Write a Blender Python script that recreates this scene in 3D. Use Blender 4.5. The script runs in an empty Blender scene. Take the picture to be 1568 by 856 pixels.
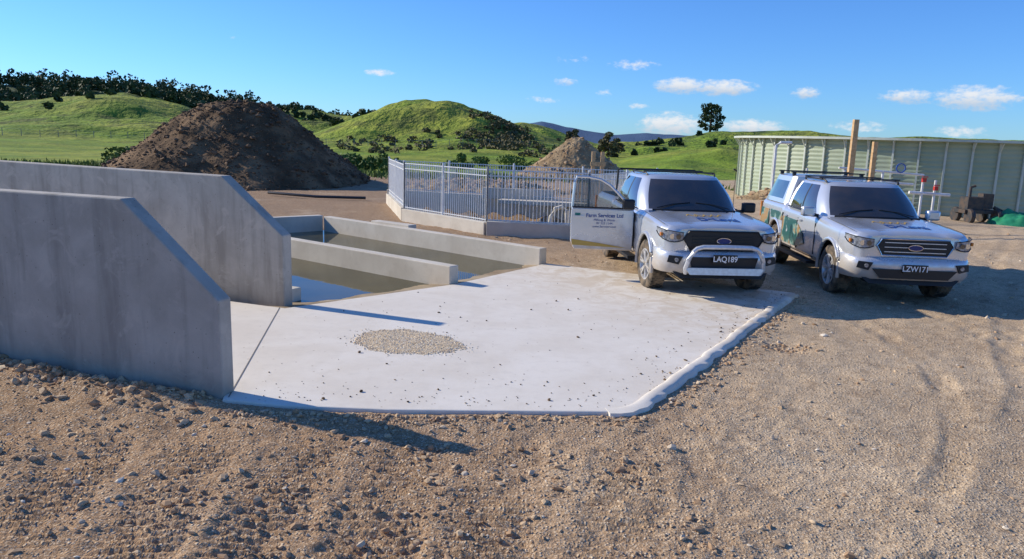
import bpy, bmesh, math, random
import numpy as np
from mathutils import Vector, Matrix, Quaternion
random.seed(7); RNG=np.random.default_rng(7)
scene=bpy.context.scene
COL=bpy.context.collection
rad=math.radians

# ------------------------------------------------------------------ nodes
class NT:
    def __init__(s,tree): s.t=tree; s.n=tree.nodes; s.l=tree.links
    def new(s,typ,**kw):
        nd=s.n.new(typ)
        for k,v in kw.items(): setattr(nd,k,v)
        return nd
    def link(s,a,b): s.l.new(a,b)
    def put(s,sock,v):
        if isinstance(v,bpy.types.NodeSocket): s.l.new(v,sock)
        else:
            if isinstance(v,(tuple,list)) and len(v)==3 and sock.type=='RGBA': v=(*v,1)
            sock.default_value=v
    def math(s,op,a,b=0.0,c=None,clamp=False):
        nd=s.n.new('ShaderNodeMath'); nd.operation=op; nd.use_clamp=clamp
        s.put(nd.inputs[0],a); s.put(nd.inputs[1],b)
        if c is not None: s.put(nd.inputs[2],c)
        return nd.outputs[0]
    def ramp(s,v,lo,hi,a=0.0,b=1.0):
        nd=s.n.new('ShaderNodeMapRange'); nd.interpolation_type='SMOOTHSTEP'
        s.put(nd.inputs[0],v); s.put(nd.inputs[1],lo); s.put(nd.inputs[2],hi); s.put(nd.inputs[3],a); s.put(nd.inputs[4],b)
        return nd.outputs[0]
    def mix(s,f,a,b,mode='MIX'):
        nd=s.n.new('ShaderNodeMix'); nd.data_type='RGBA'; nd.blend_type=mode; nd.clamp_factor=True
        s.put(nd.inputs[0],f); s.put(nd.inputs[6],a); s.put(nd.inputs[7],b)
        return nd.outputs[2]
    def noise(s,vec,scale,detail=4,rough=.55,dist=0.0):
        nd=s.n.new('ShaderNodeTexNoise'); s.put(nd.inputs['Scale'],scale)
        nd.inputs['Detail'].default_value=detail; nd.inputs['Roughness'].default_value=rough; nd.inputs['Distortion'].default_value=dist
        if vec is not None: s.link(vec,nd.inputs['Vector'])
        return nd.outputs[0]
    def bump(s,h,strength,dist,normal=None):
        nd=s.n.new('ShaderNodeBump'); nd.inputs['Strength'].default_value=strength; nd.inputs['Distance'].default_value=dist
        s.link(h,nd.inputs['Height'])
        if normal is not None: s.link(normal,nd.inputs['Normal'])
        return nd.outputs[0]

def newmat(name):
    m=bpy.data.materials.new(name); m.use_nodes=True
    nt=NT(m.node_tree); return m,nt,m.node_tree.nodes['Principled BSDF']
def mat(name,c1,c2=None,scale=8,rough=.6,metal=0.0,bump=0,bscale=40,bdist=.01,coat=0.0,spec=None,detail=5,lo=.35,hi=.65):
    m,nt,b=newmat(name)
    tc=nt.new('ShaderNodeTexCoord').outputs['Object']
    if c2 is not None:
        f=nt.ramp(nt.noise(tc,scale,detail),lo,hi); nt.link(nt.mix(f,c1,c2),b.inputs['Base Color'])
    else: b.inputs['Base Color'].default_value=(*c1,1)
    b.inputs['Roughness'].default_value=rough; b.inputs['Metallic'].default_value=metal
    b.inputs['Coat Weight'].default_value=coat
    if spec is not None: b.inputs['Specular IOR Level'].default_value=spec
    if bump: nt.link(nt.bump(nt.noise(tc,bscale,5),bump,bdist),b.inputs['Normal'])
    return m

# ------------------------------------------------------------------ mesh helpers
def link(o,parent=None):
    COL.objects.link(o)
    if parent is not None: o.parent=parent
    return o
def empty(name,loc=(0,0,0),rz=0):
    e=bpy.data.objects.new(name,None); e.empty_display_size=.3; e.location=loc; e.rotation_euler=(0,0,rz); return link(e)
def mesh_np(name,V,Fq,mats=(),parent=None,smooth=False,midx=None):
    V=np.asarray(V,dtype=np.float32); Fq=np.asarray(Fq,dtype=np.int32); k=Fq.shape[1]
    me=bpy.data.meshes.new(name)
    me.vertices.add(len(V)); me.vertices.foreach_set('co',V.ravel())
    me.loops.add(Fq.size); me.loops.foreach_set('vertex_index',Fq.ravel())
    me.polygons.add(len(Fq)); me.polygons.foreach_set('loop_start',np.arange(0,Fq.size,k,dtype=np.int32))
    me.polygons.foreach_set('loop_total',np.full(len(Fq),k,dtype=np.int32))
    if midx is not None: me.polygons.foreach_set('material_index',np.asarray(midx,dtype=np.int32))
    me.polygons.foreach_set('use_smooth',np.full(len(Fq),smooth))
    me.update(calc_edges=True)
    for m in mats: me.materials.append(m)
    o=bpy.data.objects.new(name,me); return link(o,parent)
def mesh_py(name,V,F,mats=(),parent=None,smooth=False,midx=None,fixn=True,sharp=None,bevel=0):
    me=bpy.data.meshes.new(name); me.from_pydata([tuple(v) for v in V],[],[tuple(f) for f in F])
    for m in mats: me.materials.append(m)
    if midx is not None:
        for p,i in zip(me.polygons,midx): p.material_index=i
    bm=bmesh.new(); bm.from_mesh(me)
    if fixn: bmesh.ops.recalc_face_normals(bm,faces=bm.faces)
    bm.to_mesh(me); bm.free()
    for p in me.polygons: p.use_smooth=smooth
    if smooth and sharp: me.set_sharp_from_angle(angle=rad(sharp))
    o=bpy.data.objects.new(name,me); link(o,parent)
    if bevel:
        b=o.modifiers.new('b','BEVEL'); b.width=bevel; b.segments=2; b.limit_method='ANGLE'
    return o
class MB:
    def __init__(s): s.V=[]; s.F=[]; s.M=[]
    def add(s,V,F,m=0):
        o=len(s.V); s.V+= [tuple(v) for v in V]; s.F+=[tuple(i+o for i in f) for f in F]; s.M+=[m]*len(F)
    def box(s,c,size,m=0,rz=0,rot=None):
        hx,hy,hz=[a/2 for a in size]
        P=[Vector((x*hx,y*hy,z*hz)) for x in(-1,1) for y in(-1,1) for z in(-1,1)]
        R=rot if rot is not None else Matrix.Rotation(rz,3,'Z')
        P=[R@p+Vector(c) for p in P]
        s.add(P,[(0,1,3,2),(4,6,7,5),(0,4,5,1),(2,3,7,6),(0,2,6,4),(1,5,7,3)],m)
    def bar(s,a,b,w,h=None,m=0,n=4):
        a=Vector(a);b=Vector(b);h=h or w
        d=(b-a)
        if d.length<1e-6: return
        q=d.to_track_quat('Z','Y')
        V=[]
        for p in (a,b):
            for i in range(n):
                t=2*math.pi*(i+.5)/n
                k=math.sqrt(2) if n==4 else 1
                V.append(p+q@Vector((math.cos(t)*w/2*k,math.sin(t)*h/2*k,0)))
        F=[(i,(i+1)%n,n+(i+1)%n,n+i) for i in range(n)]+[tuple(range(n))[::-1],tuple(range(n,2*n))]
        s.add(V,F,m)
    def tube(s,pts,r,m=0,n=8):
        pts=[Vector(p) for p in pts]; V=[];N=len(pts)
        for i,p in enumerate(pts):
            d=(pts[min(i+1,N-1)]-pts[max(i-1,0)]).normalized()
            ref=Vector((0,0,1)) if abs(d.z)<.9 else Vector((0,1,0))
            u=d.cross(ref).normalized(); w=d.cross(u)
            rr=r[i] if isinstance(r,(list,tuple)) else r
            for k in range(n):
                t=2*math.pi*k/n; V.append(p+u*math.cos(t)*rr+w*math.sin(t)*rr)
        F=[(i*n+k,i*n+(k+1)%n,(i+1)*n+(k+1)%n,(i+1)*n+k) for i in range(N-1) for k in range(n)]
        F+= [tuple(range(n)),tuple(range((N-1)*n,N*n))]
        s.add(V,F,m)
    def revx(s,prof,c,m=0,n=32):
        V=[];N=len(prof)
        for r,x in prof:
            for k in range(n):
                t=2*math.pi*k/n; V.append((c[0]+x,c[1]+r*math.cos(t),c[2]+r*math.sin(t)))
        F=[(i*n+k,i*n+(k+1)%n,(i+1)*n+(k+1)%n,(i+1)*n+k) for i in range(N-1) for k in range(n)]
        s.add(V,F,m)
    def poly(s,pts,ex,m=0):
        ex=Vector(ex);n=len(pts);P=[Vector(p) for p in pts]
        V=P+[p+ex for p in P]
        F=[tuple(range(n))[::-1],tuple(range(n,2*n))]+[(i,(i+1)%n,n+(i+1)%n,n+i) for i in range(n)]
        s.add(V,F,m)
    def make(s,name,mats,parent=None,smooth=False,sharp=35,bevel=0):
        return mesh_py(name,s.V,s.F,mats,parent,smooth,s.M,True,sharp,bevel)

# ------------------------------------------------------------------ noise
def hsh(ix,iy,sd): 
    v=np.sin(ix*127.1+iy*311.7+sd*74.7)*43758.5453
    return v-np.floor(v)
def vn(x,y,sd=0):
    ix=np.floor(x);iy=np.floor(y);fx=x-ix;fy=y-iy
    fx=fx*fx*(3-2*fx);fy=fy*fy*(3-2*fy)
    return (hsh(ix,iy,sd)*(1-fx)+hsh(ix+1,iy,sd)*fx)*(1-fy)+(hsh(ix,iy+1,sd)*(1-fx)+hsh(ix+1,iy+1,sd)*fx)*fy
def fbm(x,y,o=4,sd=0,g=.5):
    a=1;t=0;s=0
    ca,sa_=.8,.6
    for i in range(o):
        s=s+a*(vn(x,y,sd+i*13)-.5);t+=a;a*=g
        x,y=(x*ca-y*sa_)*2.03,(x*sa_+y*ca)*2.03
    return s/t*2
def sstep(x,a,b):
    t=np.clip((x-a)/(b-a),0,1);return t*t*(3-2*t)
def polysd(px,py,poly):
    d=np.full(px.shape,1e9);ins=np.zeros(px.shape,bool);n=len(poly)
    for i in range(n):
        ax,ay=poly[i];bx,by=poly[(i+1)%n]
        ex,ey=bx-ax,by-ay
        t=np.clip(((px-ax)*ex+(py-ay)*ey)/(ex*ex+ey*ey),0,1)
        d=np.minimum(d,np.hypot(px-ax-t*ex,py-ay-t*ey))
        c=((ay>py)!=(by>py))&(px<(bx-ax)*(py-ay)/(by-ay+1e-12)+ax)
        ins^=c
    return np.where(ins,-d,d)

# ------------------------------------------------------------------ layout (metres)
SLAB=[(-2.44,6.10),(-1.9,6.0),(-1.0,5.97),(0.3,6.05),(1.0,6.1),(1.2,6.28),(2.15,7.8),(4.0,10.85),(4.5,11.7),(2.2,13.0),(0.62,13.85),(-0.9,11.55),(-2.95,9.55),(-10.5,12.4),(-10.5,8.78),(-2.47,6.24)]
POOL=[(0.75,13.9),(-4.6,18.35),(-9.6,14.2),(-9.0,11.9),(-2.9,9.5),(-0.7,11.5)]
PIT=[(-4.3,25.8),(-3.06,20.8),(-.66,18.1),(1.7,17.7),(4.2,22.5)]
RIDGES=[
 (2600,500,900,[(-6,.1),(-2,.5),(0.5,1.2),(1.9,1.35),(3.5,1.0),(5,.75),(7.3,.55),(9.5,.8),(11,.75),(12.9,.7),(15,.5),(20,.35),(30,.3),(36,.2)]),
 (400,90,160,[(-70,1.5),(-40,2.0),(-33.8,2.35),(-29.6,2.65),(-26.6,2.5),(-22.6,1.95),(-19.3,1.55),(-15.3,1.15),(-12,.6),(-9,-.3)]),
 (215,60,70,[(-75,.8),(-50,.9),(-36,1.0),(-33,1.3),(-30.1,1.9),(-27,2.15),(-25.1,1.9),(-23,1.4),(-21,.6),(-18,-.2),(-15,-.6)]),
 (270,60,70,[(-27,-.6),(-24,.7),(-21.9,1.3),(-20,1.7),(-18,1.6),(-16,1.75),(-13.5,1.55),(-11,1.3),(-9,.5),(-6,-.5)]),
 (165,42,50,[(-17,-.7),(-15.4,-.2),(-13.4,.6),(-11.6,1.4),(-10,1.95),(-8.3,2.55),(-6.8,2.8),(-5.4,2.7),(-3.8,2.3),(-2.5,1.95),(-.6,1.3),(1.2,.7),(3,.1),(5,-.5),(6,-.7)]),
 (240,45,60,[(-3,.3),(-1,1.25),(0.5,1.4),(2.4,1.0),(3.9,.5),(5.5,.1),(7,-.5)]),
 (185,45,80,[(5.5,-.5),(7,.0),(9,.15),(10.5,.35),(12.9,.65),(14.2,.85),(15.7,.95),(18,1.05),(20.9,1.15),(24,.95),(27.4,1.05),(33.5,.95),(45,1.2),(70,1)]),
 (95,20,25,[(8,-1.2),(10.5,-.7),(12.5,-.25),(15,-.1),(17,-.5),(20,-1.0)]),
]
def height(x,y,detail=True):
    x=np.asarray(x,float);y=np.asarray(y,float)
    r=np.hypot(x,y);az=np.degrees(np.arctan2(x,y))
    base=-.05+0.25*fbm(x/18,y/18,3,5)*sstep(r,22,50)+1.2*fbm(x/70,y/70,3,9)*sstep(r,60,140)
    z=base
    for i,(r0,wf,wb,pts) in enumerate(RIDGES):
        A=np.array(pts); el=np.interp(az,A[:,0],A[:,1],left=-3,right=-3)
        if A[0,0]<-60: el=np.where(az<A[0,0],A[0,1],el)
        if A[-1,0]>60: el=np.where(az>A[-1,0],A[-1,1],el)
        h=2.25+r0*np.tan(np.radians(el))
        sc=r0*.12
        rr=r+fbm(x/sc,y/sc,3,20+i)*r0*.15
        pr=np.where(rr<r0,np.exp(-((rr-r0)/wf)**2),np.exp(-((rr-r0)/wb)**2))
        n=1+(.38*fbm(x/(sc*.7),y/(sc*.7),5,40+i)+.28*fbm(x/(sc*.28),y/(sc*.28),4,60+i))*(1-pr*.7)
        hh=np.maximum(h,0)*pr*n
        k=.9 if r0<300 else 2.0
        add=np.log1p(np.exp(np.clip((hh-np.maximum(z,0))/k,-40,40)))*k-k*math.log(2)*np.exp(-np.abs(hh-np.maximum(z,0))/k)
        z=np.where(hh>.02,np.maximum(z,0)*sstep(hh,0,.3)+z*(1-sstep(hh,0,.3))+np.maximum(add,0)*sstep(hh,0,.5),z)
    z=z+.35*np.exp(-(((x-15)/4)**2+((y-18)/4.5)**2))+.25*np.exp(-(((x-11.5)/3)**2+((y-28)/5)**2))
    if not detail: return z
    near=1-sstep(r,14,40)
    soft=1-.45*sstep(x,1,4)
    d=fbm(x*1.1,y*1.1,3,3)*.04+(fbm(x*5,y*5,4,4,.6)*.022+fbm(x*16,y*16,3,44,.6)*.012)*soft
    for (ox,oy,dx,dy,w,sp) in [(-3.6,4.2,.25,-1,.28,.085),(-2.9,4.6,.18,-1,.26,.085),(-2.15,4.6,.12,-1,.26,.085),(-1.45,4.6,.05,-1,.26,.085),(-.75,4.6,-.02,-1,.26,.09),(-.05,4.6,-.1,-1,.26,.09),(.75,4.4,-.2,-1,.25,.09)]:
        L=math.hypot(dx,dy);dx/=L;dy/=L
        s=(x-ox)*dx+(y-oy)*dy; t=(x-ox)*-dy+(y-oy)*dx+.05*fbm(x*1.3,y*1.3,2,8)
        band=np.exp(-(t/w)**6)
        rung=np.clip(np.sin(2*np.pi*(s/sp+.25*fbm(x*3,y*3,2,71)))*1.6,-1,1)
        d=d+band*(rung*.016*sstep(fbm(x*2.2,y*2.2,2,60),-.55,.05)-.006)*(1-sstep(y,5.0,5.8))
        d=d+.006*np.exp(-((np.abs(t)-w*1.25)/.05)**2)*(1+fbm(x*7,y*7,2,72))*(1-sstep(y,5.0,5.8))
    for (cx,cy,R,w) in [(0.2,9.8,6.35,.12),(0.2,9.8,6.72,.10),(0.2,9.8,7.6,.12),(-.4,10.5,8.6,.14),(-1.2,9.6,7.3,.12),(-2.2,9.6,7.0,.12)]:
        rr=np.hypot(x-cx,y-cy); t=rr-R+.05*fbm(x,y,2,33); ang=np.arctan2(y-cy,x-cx)
        d=d+(-.014*np.exp(-(t/w)**4)+.008*np.exp(-((np.abs(t)-w*1.3)/.05)**2)+.011*np.sin(ang*R*2*np.pi/.085+np.sign(t)*1.2)*np.exp(-(t/w)**4))*sstep(x,1.0,2.2)*sstep(fbm(x*1.2,y*1.2,2,34),-.5,.1)
    for k,(ox,oy,a) in enumerate([(9,12,15),(11,13,20),(12.5,16,25),(8.2,7.5,35),(7.2,7.2,38),(6.2,6.6,30),(5.4,6.4,33),(4.6,6.2,31)]):
        a=rad(a); t=(x-ox)*math.cos(a)-(y-oy)*math.sin(a)+.3*fbm(x/3,y/3,2,k)
        d=d+(-.017*np.exp(-(t/.15)**4)+.009*np.exp(-((np.abs(t)-.2)/.06)**2))*sstep(x,3.0,5)
    d=d-.06*np.exp(-((x-3.25)**2+(y-8.55)**2)/.06)
    wl=(y-6.2)+(x+2.46)*.317
    d=d+.11*np.exp(-((wl+.22)/.3)**2)*(1-sstep(x,-3.6,-2.0))*(1+.8*fbm(x*4,y*4,3,14))
    d=d+.02*np.exp(-((y-5.85)/.15)**2)*(1-sstep(x,.8,1.2))*(1+fbm(x*6,y*6,2,18))
    z=z+d*near
    sd=polysd(x,y,SLAB); m=sstep(-sd,-.02,.10); z=z*(1-m)+(-.22)*m
    near_edge=np.exp(-(np.maximum(sd,0)/.25)**2)*(sd>0)*(x>-2.6); z=z*(1-near_edge*.6)+near_edge*.6*(-.022)
    pd=polysd(x,y,POOL); m=sstep(-pd,-.05,.25); z=z*(1-m)+np.minimum(z,-.25)*m
    qd=polysd(x,y,PIT); m=sstep(-qd,0.0,.3); z=z*(1-m)+(-.5)*m
    return z
def gz(x,y): return float(height(np.array([x]),np.array([y]))[0])

# ------------------------------------------------------------------ MATERIALS
def ground_material():
    m,nt,b=newmat('ground_soil_and_grass')
    geo=nt.new('ShaderNodeNewGeometry').outputs['Position']
    at=nt.new('ShaderNodeVertexColor'); at.layer_name='mask'
    sep=nt.new('ShaderNodeSeparateColor'); nt.link(at.outputs['Color'],sep.inputs[0])
    G,D,Haze=sep.outputs
    n1=nt.noise(geo,.6,4); n2=nt.noise(geo,6,5,.65); n3=nt.noise(geo,45,3,.7)
    vor=nt.new('ShaderNodeTexVoronoi'); vor.inputs['Scale'].default_value=42; nt.link(geo,vor.inputs['Vector'])
    vor2=nt.new('ShaderNodeTexVoronoi'); vor2.inputs['Scale'].default_value=95; nt.link(geo,vor2.inputs['Vector'])
    sx=nt.new('ShaderNodeSeparateXYZ'); nt.link(geo,sx.inputs[0])
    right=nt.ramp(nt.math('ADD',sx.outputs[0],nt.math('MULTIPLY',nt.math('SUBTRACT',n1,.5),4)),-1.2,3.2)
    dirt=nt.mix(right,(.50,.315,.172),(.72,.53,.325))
    back=nt.math('MULTIPLY',nt.ramp(sx.outputs[1],13,19),nt.ramp(sx.outputs[0],7,1))
    dirt=nt.mix(nt.math('MULTIPLY',back,.7),dirt,(.34,.215,.125))
    dirt=nt.mix(nt.ramp(n2,.28,.60),nt.mix(.5,dirt,(.26,.165,.095)),dirt)
    dirt=nt.mix(nt.ramp(n1,.38,.56),nt.mix(.25,dirt,(.28,.18,.105)),dirt)
    dirt=nt.mix(nt.ramp(n1,.55,.75),dirt,nt.mix(.4,dirt,(.78,.62,.42)))
    sepv=nt.new('ShaderNodeSeparateColor'); nt.link(vor.outputs['Color'],sepv.inputs[0])
    peb=nt.math('MULTIPLY',nt.ramp(sepv.outputs[0],.72,.80),nt.ramp(vor.outputs['Distance'],.5,.3))
    dirt=nt.mix(nt.math('MULTIPLY',peb,.7),dirt,nt.mix(sepv.outputs[1],(.58,.45,.30),(.84,.73,.57)))
    sepw=nt.new('ShaderNodeSeparateColor'); nt.link(vor2.outputs['Color'],sepw.inputs[0])
    dirt=nt.mix(nt.math('MULTIPLY',nt.ramp(sepw.outputs[0],.78,.83),.45),dirt,(.84,.71,.52))
    dirt=nt.mix(nt.math('MULTIPLY',nt.ramp(sepw.outputs[1],.75,.80),.5),dirt,(.22,.14,.08))
    dirt=nt.mix(nt.math('MULTIPLY',nt.ramp(n3,.53,.36),.4),dirt,(.21,.13,.075))
    g1=nt.noise(geo,.05,4,.6); g2=nt.noise(geo,1.2,4,.7); g3=nt.noise(geo,.22,4,.65)
    grass=nt.mix(nt.ramp(g1,.38,.62),(.23,.34,.038),(.39,.41,.065))
    grass=nt.mix(nt.ramp(g3,.42,.60),nt.mix(.5,grass,(.11,.155,.03)),grass)
    grass=nt.mix(nt.ramp(g2,.3,.7),nt.mix(.3,grass,(.09,.13,.02)),grass)
    s1=nt.noise(geo,.10,5,.7)
    far=nt.ramp(sx.outputs[1],70,140)
    grass=nt.mix(nt.math('MULTIPLY',nt.math('MULTIPLY',nt.ramp(s1,.54,.62),far),.75),grass,(.08,.10,.032))
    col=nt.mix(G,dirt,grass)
    col=nt.mix(D,col,nt.mix(g2,(.045,.07,.022),(.10,.13,.045)))
    col=nt.mix(Haze,col,(.08,.13,.21))  # aerial haze painted into the base colour as blue-grey
    nt.link(col,b.inputs['Base Color'])
    b.inputs['Roughness'].default_value=.95; b.inputs['Specular IOR Level'].default_value=.12
    inv=nt.math('SUBTRACT',1.0,G)
    h=nt.math('ADD',nt.math('MULTIPLY',n3,.8),nt.math('MULTIPLY',nt.ramp(vor.outputs['Distance'],.55,.1),nt.math('MULTIPLY',nt.ramp(sepv.outputs[0],.5,.8),.6)))
    hb=nt.math('ADD',nt.math('MULTIPLY',g2,.4),nt.math('MULTIPLY',g3,nt.math('MULTIPLY',far,3.5)))
    hh=nt.math('ADD',nt.math('MULTIPLY',nt.math('MULTIPLY',h,inv),.03),nt.math('MULTIPLY',nt.math('MULTIPLY',G,hb),.8))
    nt.link(nt.bump(hh,.8,1.0),b.inputs['Normal'])
    return m
def concrete(name,c1,c2,stain=(.2,.15,.1),mud=0.0,streak=False):
    m,nt,b=newmat(name)
    p=nt.new('ShaderNodeNewGeometry').outputs['Position']
    a=nt.noise(p,1.1,4,.6,.6); c=nt.noise(p,7,5,.65); f=nt.noise(p,120,2,.6)
    col=nt.mix(nt.ramp(a,.3,.7),c1,c2)
    col=nt.mix(nt.math('MULTIPLY',nt.ramp(c,.45,.8),.3),col,tuple(x*.75 for x in c1))
    col=nt.mix(nt.math('MULTIPLY',nt.ramp(f,.4,.7),.12),col,tuple(x*.6 for x in c1))
    if streak:
        mp=nt.new('ShaderNodeMapping'); mp.inputs['Scale'].default_value=(3,3,.35); nt.link(p,mp.inputs[0])
        s=nt.noise(mp.outputs[0],1.6,4,.6)
        col=nt.mix(nt.math('MULTIPLY',nt.ramp(s,.47,.70),.5),col,tuple(x*.58 for x in c1))
        bl=nt.noise(p,2.6,5,.7,1.5)
        col=nt.mix(nt.math('MULTIPLY',nt.ramp(bl,.52,.66),.6),col,tuple(x*1.35 for x in c1))
        vv=nt.new('ShaderNodeTexVoronoi'); vv.inputs['Scale'].default_value=22; nt.link(p,vv.inputs['Vector'])
        sv=nt.new('ShaderNodeSeparateColor'); nt.link(vv.outputs['Color'],sv.inputs[0])
        col=nt.mix(nt.math('MULTIPLY',nt.math('MULTIPLY',nt.ramp(sv.outputs[0],.80,.83),nt.ramp(vv.outputs['Distance'],.18,.08)),.7),col,tuple(x*.40 for x in c1))
        sz=nt.new('ShaderNodeSeparateXYZ'); nt.link(p,sz.inputs[0])
        col=nt.mix(nt.math('MULTIPLY',nt.ramp(nt.math('ADD',sz.outputs[2],nt.math('MULTIPLY',a,.4)),.62,.1),.5),col,tuple(x*.60 for x in c1))
    if mud:
        w=nt.noise(p,.55,5,.7,.8)
        col=nt.mix(nt.math('MULTIPLY',nt.ramp(w,.56,.78),mud),col,stain)
        sz=nt.new('ShaderNodeSeparateXYZ'); nt.link(p,sz.inputs[0])
        w2=nt.math('ADD',nt.math('MULTIPLY',sz.outputs[0],.55),nt.math('MULTIPLY',sz.outputs[1],.35))
        w3=nt.noise(p,2.2,5,.75,1.0)
        col=nt.mix(nt.math('MULTIPLY',nt.ramp(w2,3.4,5.6),nt.math('MULTIPLY',nt.ramp(w3,.42,.60),.75)),col,(.62,.49,.33))
        spk=nt.new('ShaderNodeTexVoronoi'); spk.inputs['Scale'].default_value=16; nt.link(p,spk.inputs['Vector'])
        sc=nt.new('ShaderNodeSeparateColor'); nt.link(spk.outputs['Color'],sc.inputs[0])
        col=nt.mix(nt.math('MULTIPLY',nt.math('MULTIPLY',nt.ramp(sc.outputs[0],.9,.92),nt.ramp(spk.outputs['Distance'],.22,.12)),.6),col,(.4,.3,.2))
    nt.link(col,b.inputs['Base Color']); b.inputs['Roughness'].default_value=.85; b.inputs['Specular IOR Level'].default_value=.2
    h=nt.math('ADD',nt.math('MULTIPLY',c,.5),nt.math('MULTIPLY',f,.25))
    nt.link(nt.bump(h,.3,.012),b.inputs['Normal'])
    return m
M_ground=ground_material()
M_slab=concrete('concrete_slab',(.78,.695,.57),(.86,.785,.665),stain=(.66,.55,.40),mud=.45)
M_wall=concrete('concrete_wall',(.42,.375,.31),(.55,.50,.42),streak=True)
M_wet=concrete('muddy_concrete',(.26,.18,.10),(.46,.36,.23))
M_low=concrete('concrete_low',(.60,.53,.42),(.72,.65,.53))
M_dark=mat('black_plastic',(.012,.012,.013),rough=.5)
M_galv=mat('galvanised_steel',(.66,.67,.67),(.76,.77,.76),scale=6,rough=.5,metal=.0)
M_wood=mat('pine_timber',(.50,.30,.13),(.64,.42,.21),scale=12,rough=.7,bump=.2)
M_white=mat('white_pvc',(.78,.78,.76),(.66,.64,.6),scale=5,rough=.4)
M_red=mat('red_paint',(.5,.03,.02),rough=.4)
M_blue=mat('blue_paint',(.02,.08,.35),rough=.4)

# ------------------------------------------------------------------ GROUND
azf=np.arange(-62,62.01,.215); azb=np.arange(66,295,4.0)
AZ=np.radians(np.concatenate([azf,azb]))
rs=[1.0]
while rs[-1]<9000:
    r=rs[-1]; k=.005 if r<7 else .009 if r<22 else .014 if r<60 else .015 if r<500 else .05
    if r<2.4:k=.03
    rs.append(r*(1+k))
rs=np.array(rs); na=len(AZ); nr=len(rs)
RR,AA=np.meshgrid(rs,AZ,indexing='ij'); X=RR*np.sin(AA); Y=RR*np.cos(AA)
Z=height(X.ravel(),Y.ravel()).reshape(X.shape)
V=np.stack([X,Y,Z],-1).reshape(-1,3)
V=np.vstack([V,[[0,0,-.05]]]); ctr=len(V)-1
i=np.arange(nr-1)[:,None]; j=np.arange(na)[None,:]; j2=(j+1)%na
Fq=np.stack([i*na+j,(i+1)*na+j,(i+1)*na+j2,i*na+j2],-1).reshape(-1,4)
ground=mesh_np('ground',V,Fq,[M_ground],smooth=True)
bm=bmesh.new(); bm.from_mesh(ground.data); bm.verts.ensure_lookup_table()
for q in range(na):
    fc=bm.faces.new((bm.verts[ctr],bm.verts[q],bm.verts[(q+1)%na])); fc.smooth=True
bm.to_mesh(ground.data); bm.free()
x=V[:,0];y=V[:,1];r=np.hypot(x,y);az=np.degrees(np.arctan2(x,y))
edge=45+3*fbm(x/5,y/5,3,2)+1.5*fbm(x*1.2,y*1.2,2,3)
g=np.maximum(sstep(y-edge-(x>6)*10,-.8,.8), sstep(-x-27+4*fbm(x/6,y/6,3,6),-1,1)*sstep(y,5,12))
g=np.maximum(g,sstep(-y,5,15))
g=np.where((r<50)&(g<.5),np.maximum(g,.8*sstep(fbm(x/2.5,y/2.5,4,88),.38,.5)*sstep(y,32,38)),g)
dk=sstep(r,262,300)*(1-sstep(az,-24,-20))*(1-sstep(r,1000,1500))*.9
dk=np.maximum(dk,sstep(r,300,340)*(1-sstep(az,-13,-9))*(1-sstep(r,1000,1500))*.9)
dk=np.maximum(dk,.65*sstep(fbm(x/14,y/14,4,55),.08,.32)*sstep(az,-5,-3)*(1-sstep(az,2.5,5))*sstep(r,105,118)*(1-sstep(r,160,175)))
dk=np.maximum(dk,.8*sstep(fbm(x/12,y/12,4,56),.02,.22)*sstep(az,-28,-26)*(1-sstep(az,-17,-14))*sstep(r,160,200))
dk=np.maximum(dk,.5*sstep(fbm(x/16,y/9,4,57),.1,.35)*sstep(az,6,9)*(1-sstep(az,17,20))*sstep(r,100,130)*(1-sstep(r,180,200)))
hz=sstep(r,900,1700)*.85+sstep(r,300,420)*.12+.03*sstep(r,100,250)  # painted distance haze, stronger with range
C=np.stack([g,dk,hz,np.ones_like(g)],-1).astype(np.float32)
ca=ground.data.color_attributes.new('mask','FLOAT_COLOR','POINT'); ca.data.foreach_set('color',C.ravel())

# ------------------------------------------------------------------ STONES
phi=(1+5**.5)/2
ICO=np.array([(-1,phi,0),(1,phi,0),(-1,-phi,0),(1,-phi,0),(0,-1,phi),(0,1,phi),(0,-1,-phi),(0,1,-phi),(phi,0,-1),(phi,0,1),(-phi,0,-1),(-phi,0,1)],float);ICO/=np.linalg.norm(ICO[0])
ICF=np.array([(0,11,5),(0,5,1),(0,1,7),(0,7,10),(0,10,11),(1,5,9),(5,11,4),(11,10,2),(10,7,6),(7,1,8),(3,9,4),(3,4,2),(3,2,6),(3,6,8),(3,8,9),(4,9,5),(2,4,11),(6,2,10),(8,6,7),(9,8,1)])
def rockmat(name,a,b_,c_):
    m,nt,b=newmat(name)
    at=nt.new('ShaderNodeVertexColor'); at.layer_name='tint'
    sp=nt.new('ShaderNodeSeparateColor'); nt.link(at.outputs['Color'],sp.inputs[0])
    p=nt.new('ShaderNodeNewGeometry').outputs['Position']
    col=nt.mix(nt.ramp(sp.outputs[0],.1,.6),a,b_); col=nt.mix(nt.ramp(sp.outputs[0],.72,.95),col,c_)
    col=nt.mix(nt.math('MULTIPLY',nt.ramp(nt.noise(p,60,3),.4,.7),.3),col,tuple(v*.6 for v in a))
    nt.link(col,b.inputs['Base Color']); b.inputs['Roughness'].default_value=.9; b.inputs['Specular IOR Level'].default_value=.2
    return m
M_rock=rockmat('gravel_stone',(.42,.265,.15),(.62,.45,.275),(.82,.72,.56))
M_peb=rockmat('pale_chip',(.74,.57,.36),(.88,.72,.50),(.95,.86,.68))
M_clod=rockmat('dark_clod',(.115,.072,.043),(.20,.128,.075),(.34,.25,.16))
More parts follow.
